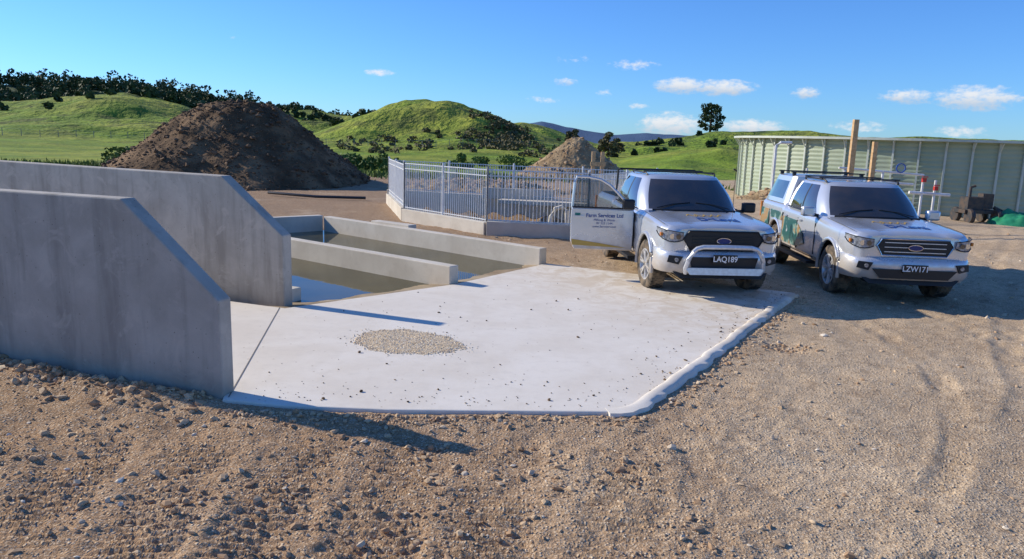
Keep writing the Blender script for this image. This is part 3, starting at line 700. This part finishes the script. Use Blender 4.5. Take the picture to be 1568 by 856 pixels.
mlv,nt,bb=newmat('green_livery'); p=nt.new('ShaderNodeTexCoord').outputs['Object']
wv=nt.new('ShaderNodeTexWave'); wv.inputs['Scale'].default_value=1.6; wv.inputs['Distortion'].default_value=9; wv.inputs['Detail'].default_value=3; wv.inputs['Detail Scale'].default_value=1.2; nt.link(p,wv.inputs['Vector'])
cl=nt.mix(nt.ramp(wv.outputs['Fac'],.35,.5),(.02,.12,.105),(.24,.38,.32)); cl=nt.mix(nt.ramp(wv.outputs['Fac'],.72,.8),cl,(.42,.26,.10)); cl=nt.mix(nt.ramp(nt.noise(p,3,3),.60,.66),cl,(.6,.61,.62))
nt.link(cl,bb.inputs['Base Color']); bb.inputs['Roughness'].default_value=.3; bb.inputs['Coat Weight'].default_value=.5

SY=np.array([-.90,-.87,-.80,-.62,-.3,0,.4,.62,.8,1.5,2.78,2.84,4.35,4.42])
SW=np.array([.72,.79,.855,.905,.925,.93,.93,.93,.93,.93,.93,.93,.925,.90])
SB=np.array([.52,.48,.45,.43,.42,.42,.42,.42,.42,.42,.42,.44,.50,.54])
SS=np.array([.98,1.0,1.02,1.05,1.07,1.08,1.10,1.11,1.12,1.13,1.14,1.17,1.17,1.15])
ST=np.array([1.05,1.075,1.095,1.115,1.135,1.15,1.175,1.185,1.19,1.19,1.20,1.24,1.24,1.22])
def text(s,size,m,parent,xf,name,align='CENTER',bold=0.0):
    cu=bpy.data.curves.new(name,'FONT'); cu.body=s; cu.size=size; cu.align_x=align; cu.align_y='CENTER'; cu.offset=bold
    o=bpy.data.objects.new('tmp',cu); COL.objects.link(o); bpy.context.view_layer.update()
    dg=bpy.context.evaluated_depsgraph_get(); me=bpy.data.meshes.new_from_object(o.evaluated_get(dg))
    bpy.data.objects.remove(o)
    for v in me.vertices: v.co=Vector(xf(v.co.x,v.co.y))
    me.materials.clear(); me.materials.append(m)
    k=bpy.data.objects.new(name,me); link(k,parent); return k
def hoodz(x,y): 
    w=np.interp(y,SY,SW);t=np.interp(y,SY,ST); ax=abs(x)
    return float(np.interp(ax,[0,w*.3,w*.55,w*.62,w*.86],[t+.030,t+.026,t+.010,t+.022,t]))
def truck(name,loc,rz,kind,steer=0.0):
    T=empty(name,loc,rz)
    ys=sorted(set([round(a,3) for a in np.concatenate([SY,np.arange(-.9,4.42,.09)])]))
    V=[];N=None
    for y in ys:
        w,zb,zs,zt=[float(np.interp(y,SY,a)) for a in (SW,SB,SS,ST)]
        cr=1 if y<.75 else 0
        half=[(0,zb),(w*.88,zb),(w*.975,zb+.05),(w*.995,zb+.17),(w*.985,.5*(zb+zs)),(w*1.0,zs-.16),(w*.985,zs-.11),(w*.985,zs-.04),(w*.96,zs+.01),(w*.90,zt-.005),(w*.86,zt),(w*.62,zt+.022*cr),(w*.55,zt+.008*cr),(w*.3,zt+.026*cr),(0,zt+.030*cr)]
        ring=half+[(-a,b) for a,b in half[-2:0:-1]]; N=len(ring)
        V+=[(a,y,b) for a,b in ring]
    F=[(i*N+k,i*N+(k+1)%N,(i+1)*N+(k+1)%N,(i+1)*N+k) for i in range(len(ys)-1) for k in range(N)]+[tuple(range(N)),tuple(range((len(ys)-1)*N,len(ys)*N))]
    body=mesh_py('body',V,F,[M_paint,M_dark],T,smooth=True,sharp=40)
    cm=MB()
    for yw in (0,3.22):
        for sx in (-1,1):
            n=40
            V2=[]
            for xx in (.56,1.2):
                for k in range(n): t=2*math.pi*k/n; V2.append((sx*xx,yw+.47*math.cos(t),.40+.47*math.sin(t)))
            F2=[(k,(k+1)%n,n+(k+1)%n,n+k) for k in range(n)]+[tuple(range(n)),tuple(range(n,2*n))]
            cm.add(V2,F2,1)
    cut=cm.make('cut',[M_paint,M_dark],T)
    bpy.context.view_layer.update()
    bo=body.modifiers.new('arch','BOOLEAN'); bo.operation='DIFFERENCE'; bo.object=cut; bo.solver='EXACT'
    dg=bpy.context.evaluated_depsgraph_get(); me=bpy.data.meshes.new_from_object(body.evaluated_get(dg))
    body.modifiers.clear(); body.data=me; bpy.data.objects.remove(cut)
    me.set_sharp_from_angle(angle=rad(40))
    fl=MB()
    for yw in (0,3.22):
        for sx in (-1,1):
            pts=[(sx*.932,yw+.485*math.cos(t),.40+.485*math.sin(t)) for t in np.linspace(-.15,math.pi+.15,22)]
            fl.tube(pts,.030,n=8)
    fl.make('arch_flares',[M_paint],T,smooth=True)
    belt=[(0,.46),(.30,.475),(.55,.54),(.73,.66),(.80,.76),(.865,.97),(.875,1.74),(.875,1.82),(.875,2.48),(.85,2.72),(.78,2.82),(.66,2.85),(0,2.86)]
    roof=[(0,1.17),(.25,1.18),(.43,1.21),(.575,1.27),(.62,1.33),(.67,1.47),(.69,1.80),(.69,1.87),(.685,2.38),(.67,2.52),(.61,2.60),(.53,2.62),(0,2.63)]
    zb,zr=1.17,1.715
    lev=[0,.07,.3,.5,.7,.94,1]
    rings=[]
    for f in lev:
        bow=.035*math.sin(math.pi*f)
        rings.append([((1-f)*b[0]+f*r_[0]+(bow if b[0]>.7 else 0),(1-f)*b[1]+f*r_[1]-(bow*.8 if b[1]<.9 else 0),zb+(zr-zb)*f) for b,r_ in zip(belt,roof)])
    rings.append([(r_[0]*.94,r_[1]+(.05 if r_[1]<1.4 else -.03 if r_[1]>2.5 else 0),zr+.026) for r_ in roof])
    rings.append([(r_[0]*.6,1.95+(r_[1]-1.95)*.8,zr+.044) for r_ in roof])
    rings.append([(r_[0]*.0,1.95+(r_[1]-1.95)*.7,zr+.048) for r_ in roof])
    nb=len(belt); V=[];F=[];MI=[]
    full=[rg_+[(-a,b,c) for a,b,c in rg_[-2:0:-1]] for rg_ in rings]
    M_=len(full[0])
    for L_ in full: V+=L_
    for i in range(len(full)-1):
        for k in range(M_):
            F.append((i*M_+k,i*M_+(k+1)%M_,(i+1)*M_+(k+1)%M_,(i+1)*M_+k))
            kk=k if k<nb-1 else M_-1-k
            mi=0
            if 1<=i<=4 and kk in (0,1,2,5,7,11): mi=1
            if 1<=i<=4 and kk in (6,): mi=2
            MI.append(mi)
    mesh_py('cab',V,F,[M_paint,M_glass,M_dark],T,smooth=True,midx=MI,sharp=30)
    det=MB()
    DM=[M_dark,M_chrome,M_paint,M_glass,M_lamp,M_amber,M_plate,M_oval,M_steel]
    for sx in (-1,1):
        det.tube([(sx*.885,.95,1.20),(sx*.895,1.8,1.205),(sx*.888,2.55,1.21)],.012,m=0,n=6)
        det.tube([(sx*.70,.56,1.205),(sx*.3,.42,1.215),(0,.40,1.22)],.016,m=0,n=6)
        det.tube([(sx*.62,.60,1.235),(sx*.35,.62,1.30),(sx*.05,.64,1.33)],.008,m=0,n=5)
        det.tube([(sx*.835,y,hoodz(.8,y)+.001) for y in (-.72,-.3,.1,.5)],.004,m=0,n=4)
        for ys_,z0,z1 in ((.80,.48,1.16),(1.78,.46,1.16),(2.74,.5,1.17)):
            det.box((sx*.924,ys_,(z0+z1)/2-.04),(.016,.012,z1-z0-.14))
        det.box((sx*.925,1.77,.455),(.014,1.95,.012))
        det.box((sx*.945,1.62,1.03),(.03,.17,.03),m=2); det.box((sx*.945,2.52,1.03),(.03,.17,.03),m=2)
        det.box((sx*.93,1.78,.36),(.16,1.9,.05),m=0)
        det.box((sx*.90,4.40,1.0),(.08,.06,.32),m=5)
    fy=-.915
    gpn=[(-.52,1.03),(-.60,.92),(-.50,.76),(.50,.76),(.60,.92),(.52,1.03)] if kind==1 else [(-.50,1.02),(-.56,.91),(-.47,.77),(.47,.77),(.56,.91),(.50,1.02)]
    det.poly([(x,fy+.02,z) for x,z in gpn],(0,-.035,0),m=0)
    if kind==1:
        for z in (.80,.85,.90,.95): det.box((0,fy-.02,z),(.94,.012,.014),m=0)
        det.tube([(x,fy-.018,z) for x,z in gpn+[gpn[0]]],.014,m=0,n=6)
    else:
        for z in (.825,.895,.965): det.box((0,fy-.022,z),(.90,.016,.011),m=8)
        det.tube([(x,fy-.018,z) for x,z in gpn+[gpn[0]]],.011,m=1,n=6)
    V2=[(.10*math.cos(t),fy-.04,.895+.038*math.sin(t)) for t in np.linspace(0,2*math.pi,20,endpoint=False)]
    det.poly(V2,(0,-.012,0),m=7); V2=[(.11*math.cos(t),fy-.036,.895+.047*math.sin(t)) for t in np.linspace(0,2*math.pi,20,endpoint=False)]; det.poly(V2,(0,-.008,0),m=1)
    for sx in (-1,1):
        path=[(.60,-.925),(.66,-.925),(.735,-.915),(.80,-.885),(.868,-.80),(.905,-.70),(.922,-.60)]
        zt_=[1.005,1.01,1.02,1.03,1.04,1.05,1.055]; zl=[.90,.875,.865,.87,.895,.935,.995]
        V2=[]
        for (x,y),a_,b2 in zip(path,zt_,zl): V2+=[(sx*x,y,a_),(sx*x,y,b2)]
        det.add(V2,[(2*i,2*i+2,2*i+3,2*i+1) for i in range(6)],m=4)
        det.tube([(sx*(x+.004),y-.004,b2) for (x,y),b2 in zip(path,zl)],.008,m=0,n=5)
        det.tube([(sx*(x+.002),y-.003,b2) for (x,y),b2 in zip(path,zt_)],.006,m=0,n=5)
        for xx,rr_ in ((.68,.036),(.765,.040)):
            V3=[(sx*xx+rr_*math.cos(t),-.935+(.035 if xx>.7 else 0),.945+rr_*math.sin(t)) for t in np.linspace(0,2*math.pi,16,endpoint=False)]
            det.poly(V3,(0,-.01,0),m=3 if xx<.7 else 1)
        det.box((sx*.895,-.765,.965),(.03,.06,.05),m=5)
    bp=[(0,-.985),(.35,-.98),(.62,-.955),(.78,-.90),(.88,-.80),(.935,-.62),(.945,-.50)]
    pr=[(.40,.05),(.47,-.0),(.60,-.02),(.68,-.015),(.735,.03),(.745,.09)]
    full_=[(-x,y) for x,y in bp[:0:-1]]+bp
    V2=[]
    for x,y in full_:
        for z,o in pr: V2.append((x-math.copysign(o*.6*(abs(x)/.945),x),y+o,z))
    m_=len(pr); F2=[(i*m_+k,(i+1)*m_+k,(i+1)*m_+k+1,i*m_+k+1) for i in range(len(full_)-1) for k in range(m_-1)]
    mesh_py('front_bumper',V2,F2,[M_paint],T,smooth=True,sharp=50)
    if kind==1:
        det.poly([(-.52,-1.0,.66),(-.46,-1.0,.44),(.46,-1.0,.44),(.52,-1.0,.66)],(0,-.012,0),m=0)
    else:
        det.poly([(-.62,-.99,.57),(-.50,-.99,.43),(.50,-.99,.43),(.62,-.99,.57)],(0,-.02,0),m=0)
    for sx in (-1,1):
        det.poly([(sx*.60,-.975,.66),(sx*.80,-.915,.67),(sx*.82,-.905,.57),(sx*.66,-.965,.54)],(sx*.008,-.02,0),m=0)
        V3=[(sx*.70+.03*math.cos(t),-.975,.61+.03*math.sin(t)) for t in np.linspace(0,2*math.pi,14,endpoint=False)]; det.poly(V3,(0,-.012,0),m=4)
    det.poly([(-.72,-.90,.42),(-.62,-.93,.33),(.62,-.93,.33),(.72,-.90,.42)],(0,.25,0),m=0)
    pz=.64 if kind==1 else .585; pyy=-1.065 if kind==1 else -1.03
    det.box((0,pyy,pz),(.36,.012,.13),m=6)
    if kind==1: det.box((0,pyy+.035,pz),(.1,.06,.05),m=0)
    for sx in (-1,1):
        if kind==1 and sx==-1: continue
        c=Vector((sx*1.05,.86,1.25))
        mm=MB(); mm.box(c,(.22,.13,.17)); mm.make('mirror',[M_paint if kind==2 else M_dark],T,smooth=True,sharp=80,bevel=.035)
        det.box((sx*.92,.90,1.18),(.12,.06,.05),m=0); det.box(c+Vector((0,.067,0)),(.2,.006,.15),m=1)
    if kind==1:
        for sx in (-1,1): det.tube([(sx*.60,1.40,1.745),(sx*.62,1.46,1.775),(sx*.62,2.40,1.775),(sx*.60,2.46,1.74)],.014,m=0,n=6)
        for y in (1.55,2.2): det.bar((-.64,y,1.795),(.64,y,1.795),.045,.02,m=0)
        for sx in (-1,1): det.tube([(sx*.80,3.0,1.22),(sx*.78,3.0,1.76),(sx*.74,3.0,1.78)],.02,m=0,n=6)
        det.tube([(-.75,3.0,1.78),(.75,3.0,1.78)],.02,m=0,n=6)
        det.tube([(-.56,-1.0,.42),(-.585,-1.06,.50),(-.56,-1.10,.62),(-.50,-1.12,.75),(-.45,-1.125,.80),(-.36,-1.13,.825),(0,-1.135,.83),(.36,-1.13,.825),(.45,-1.125,.80),(.50,-1.12,.75),(.56,-1.10,.62),(.585,-1.06,.50),(.56,-1.0,.42)],.034,m=8,n=10)
        det.poly([(-.60,-1.04,.51),(-.52,-1.05,.41),(.52,-1.05,.41),(.60,-1.04,.51)],(0,-.05,0),m=8)
        det.tube([(.62,.45,1.2),(.64,.5,1.95)],.005,m=0,n=4)
    else:
        for sx in (-1,1): det.tube([(sx*.62,1.35,1.745),(sx*.64,1.42,1.785),(sx*.64,2.45,1.785),(sx*.62,2.52,1.745)],.018,m=0,n=6)
        for y in (1.5,2.3): det.bar((-.70,y,1.81),(.70,y,1.81),.06,.022,m=0)
        for y in (3.15,4.0):
            det.bar((-.72,y,1.845),(.72,y,1.845),.05,.022,m=0)
            for sx in (-1,1): det.box((sx*.66,y,1.81),(.06,.07,.07),m=0)
    det.make('trim_and_fittings',DM,T,smooth=True,sharp=35)
    if kind==2:
        belt2=[(0,2.90),(.80,2.90),(.875,2.99),(.878,3.10),(.878,3.92),(.87,4.28),(.82,4.38),(.60,4.42),(0,4.43)]
        roof2=[(0,2.94),(.64,2.94),(.70,3.01),(.72,3.10),(.72,3.80),(.71,4.02),(.66,4.12),(.5,4.16),(0,4.17)]
        R_=[]
        for f in (0,.16,.82,1): R_.append([((1-f)*b[0]+f*r_[0],(1-f)*b[1]+f*r_[1],1.22+(1.76-1.22)*f) for b,r_ in zip(belt2,roof2)])
        R_.append([(r_[0]*.9,3.5+(r_[1]-3.5)*.9,1.79) for r_ in roof2]); R_.append([(0,3.5+(r_[1]-3.5)*.7,1.80) for r_ in roof2])
        full=[g_+[(-a,b,c) for a,b,c in g_[-2:0:-1]] for g_ in R_]; M_=len(full[0]); V=[v for L_ in full for v in L_]; F=[];MI=[]
        for i in range(len(full)-1):
            for k in range(M_):
                F.append((i*M_+k,i*M_+(k+1)%M_,(i+1)*M_+(k+1)%M_,(i+1)*M_+k)); kk=k if k<8 else M_-1-k
                MI.append(1 if i==1 and kk in (3,4,7) else 0)
        mesh_py('canopy',V,F,[M_paint,M_glass],T,smooth=True,midx=MI,sharp=30)
        lv=MB()
        def side(y0,y1,z0,z1):
            for sx in (-1,1):
                lv.box((sx*.934,(y0+y1)/2,(z0+z1)/2),(.006,y1-y0,z1-z0))
        side(1.82,2.70,.52,1.0);side(3.72,4.33,.6,1.05);side(2.78,3.6,.90,1.06)
        for sx in (-1,1): lv.poly([(sx*.934,1.79,.52),(sx*.934,1.30,.62),(sx*.934,1.45,.8),(sx*.934,1.79,.97)],(sx*.004,0,0))
        lv.make('livery',[mlv],T)
    else:
        mb=MB(); mb.box((0,3.6,1.225),(1.62,1.46,.05)); mb.make('tonneau',[M_dark],T,bevel=.01)
    text('LAQ189' if kind==1 else 'LZW171',.115,M_txtw,T,lambda x,y:(x*.92,pyy-.009,pz+y),'plate_lettering',bold=.002)
    text('DeLaval',.20,M_txtb,T,lambda x,y:(x+.08,-.42+y*1.9,hoodz(x+.08,-.42+y*1.9)+.006),'bonnet_lettering',bold=.007)
    mb=MB()
    for k in range(4):
        pts=[]
        for t in np.linspace(0,1,10):
            x=-.30+.14*k+.16*t; y=-.06+.08*math.sin(6*t+k); pts.append((x,y,hoodz(x,y)+.006))
        for a_,b2 in zip(pts[:-1],pts[1:]): mb.add([a_,b2,(b2[0],b2[1]+.07,hoodz(b2[0],b2[1]+.07)+.006),(a_[0],a_[1]+.07,hoodz(a_[0],a_[1]+.07)+.006)],[(0,1,2,3)])
    mb.make('bonnet_decal',[M_gold],T)
    for yw in (0,3.22):
        for sx in (-1,1):
            w=MB(); c=(0,0,0)
            w.revx([(.245,-.115),(.30,-.13),(.355,-.128),(.380,-.11),(.386,-.06),(.386,.06),(.380,.11),(.355,.128),(.30,.13),(.245,.115),(.235,.10),(.235,-.10),(.245,-.115)],c,m=0,n=40)
            w.revx([(.0,sx*.02),(.225,sx*.02)],c,m=2,n=30)
            w.revx([(.238,sx*.11),(.25,sx*.122),(.232,sx*.126),(.215,sx*.10),(.21,sx*.02)],c,m=1,n=40)
            w.revx([(.0,sx*.105),(.055,sx*.105),(.062,sx*.09),(.062,sx*.03)],c,m=1,n=16)
            for k in range(6):
                t=k*math.pi/3+.3
                for dt in (-.13,.13):
                    a_=Vector((sx*.095,.04*math.cos(t),.04*math.sin(t)));b2=Vector((sx*.108,.225*math.cos(t+dt),.225*math.sin(t+dt)))
                    w.bar(a_,b2,.036,.03,m=1)
            for k in range(36):
                t=2*math.pi*k/36
                for q,off in ((-.085,0),(-.03,.5),(.03,0),(.085,.5)):
                    tt_=t+off*2*math.pi/36
                    w.box((q,.387*math.cos(tt_),.387*math.sin(tt_)),(.045,.012,.04),m=0,rot=Matrix.Rotation(tt_,3,'X'))
            o=w.make('wheel',[M_tyre,M_rim,M_dark],T,smooth=True,sharp=35); o.location=(sx*.80,yw,.385)
            if yw==0: o.rotation_euler=(0,0,steer)
    ub=MB(); ub.box((0,1.7,.40),(1.1,4.6,.16)); ub.bar((-.7,0,.36),(.7,0,.36),.10); ub.bar((-.7,3.22,.36),(.7,3.22,.36),.12); ub.make('underbody',[M_dark],T)
    if kind==1:
        D=bpy.data.objects.new('driver_door',None); link(D,T); D.location=(-.945,.80,0); D.rotation_euler=(0,0,rad(0))
        d=MB()
        d.poly([(0,0,.47),(-1.0,0,.49),(-1.06,0,.62),(-1.07,0,1.0),(-1.06,0,1.19),(0,0,1.17)],(0,.09,0),m=0)
        d.make('door_panel',[M_paint],D,bevel=.02)
        f_=MB(); f_.tube([(0.0,.045,1.17),(-.20,.05,1.36),(-.42,.06,1.57),(-.58,.07,1.66),(-.80,.075,1.70),(-.99,.075,1.70),(-1.02,.07,1.6),(-1.05,.05,1.18)],.024,m=0,n=6)
        f_.tube([(-.01,-.005,1.185),(-1.05,-.005,1.20)],.014,m=1,n=6); f_.box((-.93,-.02,1.04),(.17,.03,.035),m=0)
        f_.make('door_frame',[M_paint,M_dark],D,smooth=True,sharp=40)
        g_=MB(); g_.poly([(-.03,.05,1.19),(-.22,.055,1.36),(-.43,.065,1.56),(-.6,.072,1.65),(-.98,.075,1.68),(-1.03,.05,1.2)],(0,.004,0))
        mg,nt2,b2=newmat('clear_glass'); b2.inputs['Base Color'].default_value=(.03,.04,.045,1); b2.inputs['Roughness'].default_value=.03; b2.inputs['Alpha'].default_value=.4
        g_.make('door_glass',[mg],D)
        mm=MB(); mm.box((-.13,-.12,1.27),(.20,.14,.17)); mm.make('mirror',[M_dark],D,bevel=.03)
        ln=MB(); ln.poly([(-.01,.095,.5),(-.98,.095,.52),(-1.03,.095,1.15),(-.01,.095,1.15)],(0,.02,0)); ln.make('door_lining',[M_dark],D,bevel=.01)
        text('Farm Services Ltd',.088,M_txtb,D,lambda x,y:(-.50+x,-.006,1.06+y),'door_lettering',bold=.002)
        text('Milking & Water\n07 333 1144\nwww.farmservices',.055,M_txtb,D,lambda x,y:(-.50+x,-.006,.93+y),'door_lettering_small')
        q=MB(); q.box((-.96,-.005,1.065),(.09,.008,.07)); q.make('door_logo',[mat('logo_green',(.02,.2,.15),rough=.4)],D)
        q=MB(); q.poly([(-.1,-.004,.52),(-1.04,-.004,.56),(-1.05,-.004,.66),(-.6,-.004,.60)],(0,-.003,0)); q.make('door_stripe',[M_gold],D)
        q=MB(); q.poly([(-.932,.84,.52),(-.932,1.74,.50),(-.932,1.74,1.15),(-.932,.84,1.13)],(-.003,0,0)); q.make('dark_doorway_sheet',[M_dark],T)  # black sheet paints in the dark interior of the open door; no opening cut
    return T
truck('pickup_truck',(3.03,11.95,-.02),rad(4.5),1,rad(4))
truck('pickup_truck',(6.10,12.15,-.06),rad(-3.5),2,rad(2))

# ------------------------------------------------------------------ SKY
W=bpy.data.worlds.new('World'); scene.world=W; W.use_nodes=True
nt=NT(W.node_tree); bg=W.node_tree.nodes['Background']
SUN=Vector((-1.84,.72,1.0)).normalized(); el=math.asin(SUN.z); azs=math.atan2(SUN.x,SUN.y)
sky=nt.new('ShaderNodeTexSky',sky_type='NISHITA'); sky.sun_disc=False; sky.sun_elevation=el; sky.sun_rotation=azs%(2*math.pi)
sky.air_density=1.0; sky.dust_density=.1; sky.ozone_density=3.5; sky.altitude=300
g=nt.new('ShaderNodeTexCoord').outputs['Generated']
s3=nt.new('ShaderNodeSeparateXYZ'); nt.link(g,s3.inputs[0])
azn=nt.math('MULTIPLY',nt.math('ARCTAN2',s3.outputs[0],s3.outputs[1]),57.2958)
eln=nt.math('MULTIPLY',nt.math('ARCSINE',s3.outputs[2]),57.2958)
cb=nt.new('ShaderNodeCombineXYZ'); nt.link(azn,cb.inputs[0]); nt.link(nt.math('MULTIPLY',eln,1.8),cb.inputs[1])
cn=nt.noise(cb.outputs[0],1.5,6,.62)
clouds=[(-10.1,4.5,1.4,.32,.9),(4.1,5.9,1.9,.5,.35),(8.4,5.6,2.2,.5,.65),(3.4,4.3,1.3,.36,.8),(11.9,4.2,2.6,.75,1.05),(14.9,4.1,2.8,.75,1.05),(20.4,3.8,1.3,.55,.85),(26.7,3.6,2.1,.6,.9),(30.6,3.5,3.2,1.0,1.0),(1.9,3.0,1.7,.32,.6),(11.3,1.4,2.9,1.15,1.05),(17,1.4,3,.75,1.0),(6.4,3.6,.9,.35,.6),(8.8,2.7,1.1,.3,.65),(24,1.6,2.4,.5,.7),(30,1.4,2,.5,.75),(-20,6.3,.8,.2,.3),(45,5,5,1.2,.8),(-50,6,5,1.0,.7),(60,9,6,1.2,.7)]
tot=None;shade=None
for (a,e,w,h,st) in clouds:
    dx=nt.math('DIVIDE',nt.math('SUBTRACT',azn,a),w); dy=nt.math('DIVIDE',nt.math('SUBTRACT',eln,e),h)
    q=nt.math('ADD',nt.math('MULTIPLY',dx,dx),nt.math('MULTIPLY',dy,dy))
    v=nt.math('MULTIPLY',nt.math('MAXIMUM',nt.math('SUBTRACT',1.0,q),0.0),st)
    tot=v if tot is None else nt.math('MAXIMUM',tot,v)
    if st>=.8 and a<40 and a>0:
        sh=nt.math('MULTIPLY',nt.ramp(dy,.35,-.6),nt.ramp(q,1.5,.6)); shade=sh if shade is None else nt.math('MAXIMUM',shade,sh)
dens=nt.ramp(nt.math('SUBTRACT',tot,nt.math('MULTIPLY',nt.math('SUBTRACT',.66,cn),1.9)),-.1,.85)
dens=nt.math('MULTIPLY',dens,nt.ramp(tot,0,.3))
skyc=nt.mix(1.0,sky.outputs[0],(.52,.90,1.48),'MULTIPLY')
ccol=nt.mix(nt.math('MULTIPLY',shade,.7),(7.4,7.5,7.7),(3.9,4.5,5.4))
fin=nt.mix(nt.math('MULTIPLY',dens,.92),skyc,ccol)
nt.link(fin,bg.inputs[0]); bg.inputs[1].default_value=.118
sl=bpy.data.lights.new('sun','SUN'); sl.energy=5.0; sl.angle=rad(.53); sl.color=(1,.92,.78)
so=bpy.data.objects.new('sun',sl); link(so); so.rotation_euler=(-SUN).to_track_quat('-Z','Y').to_euler()

# ------------------------------------------------------------------ CAMERA
th=math.atan((428-214)/1150); ro=rad(1.8); c,s=math.cos(ro),math.sin(ro)
R0=Vector((1,0,0));U0=Vector((0,math.sin(th),math.cos(th)));Fw=Vector((0,math.cos(th),-math.sin(th)))
R=c*R0+s*U0;U=-s*R0+c*U0
cam=bpy.data.cameras.new('camera'); cam.sensor_width=36; cam.lens=1150/1568*36; cam.clip_end=20000; cam.clip_start=.05
co=bpy.data.objects.new('camera',cam); link(co)
co.matrix_world=Matrix(((R.x,U.x,-Fw.x,0),(R.y,U.y,-Fw.y,0),(R.z,U.z,-Fw.z,2.25),(0,0,0,1)))
scene.camera=co
scene.view_settings.view_transform='Standard'; scene.view_settings.look='None'; scene.view_settings.exposure=0
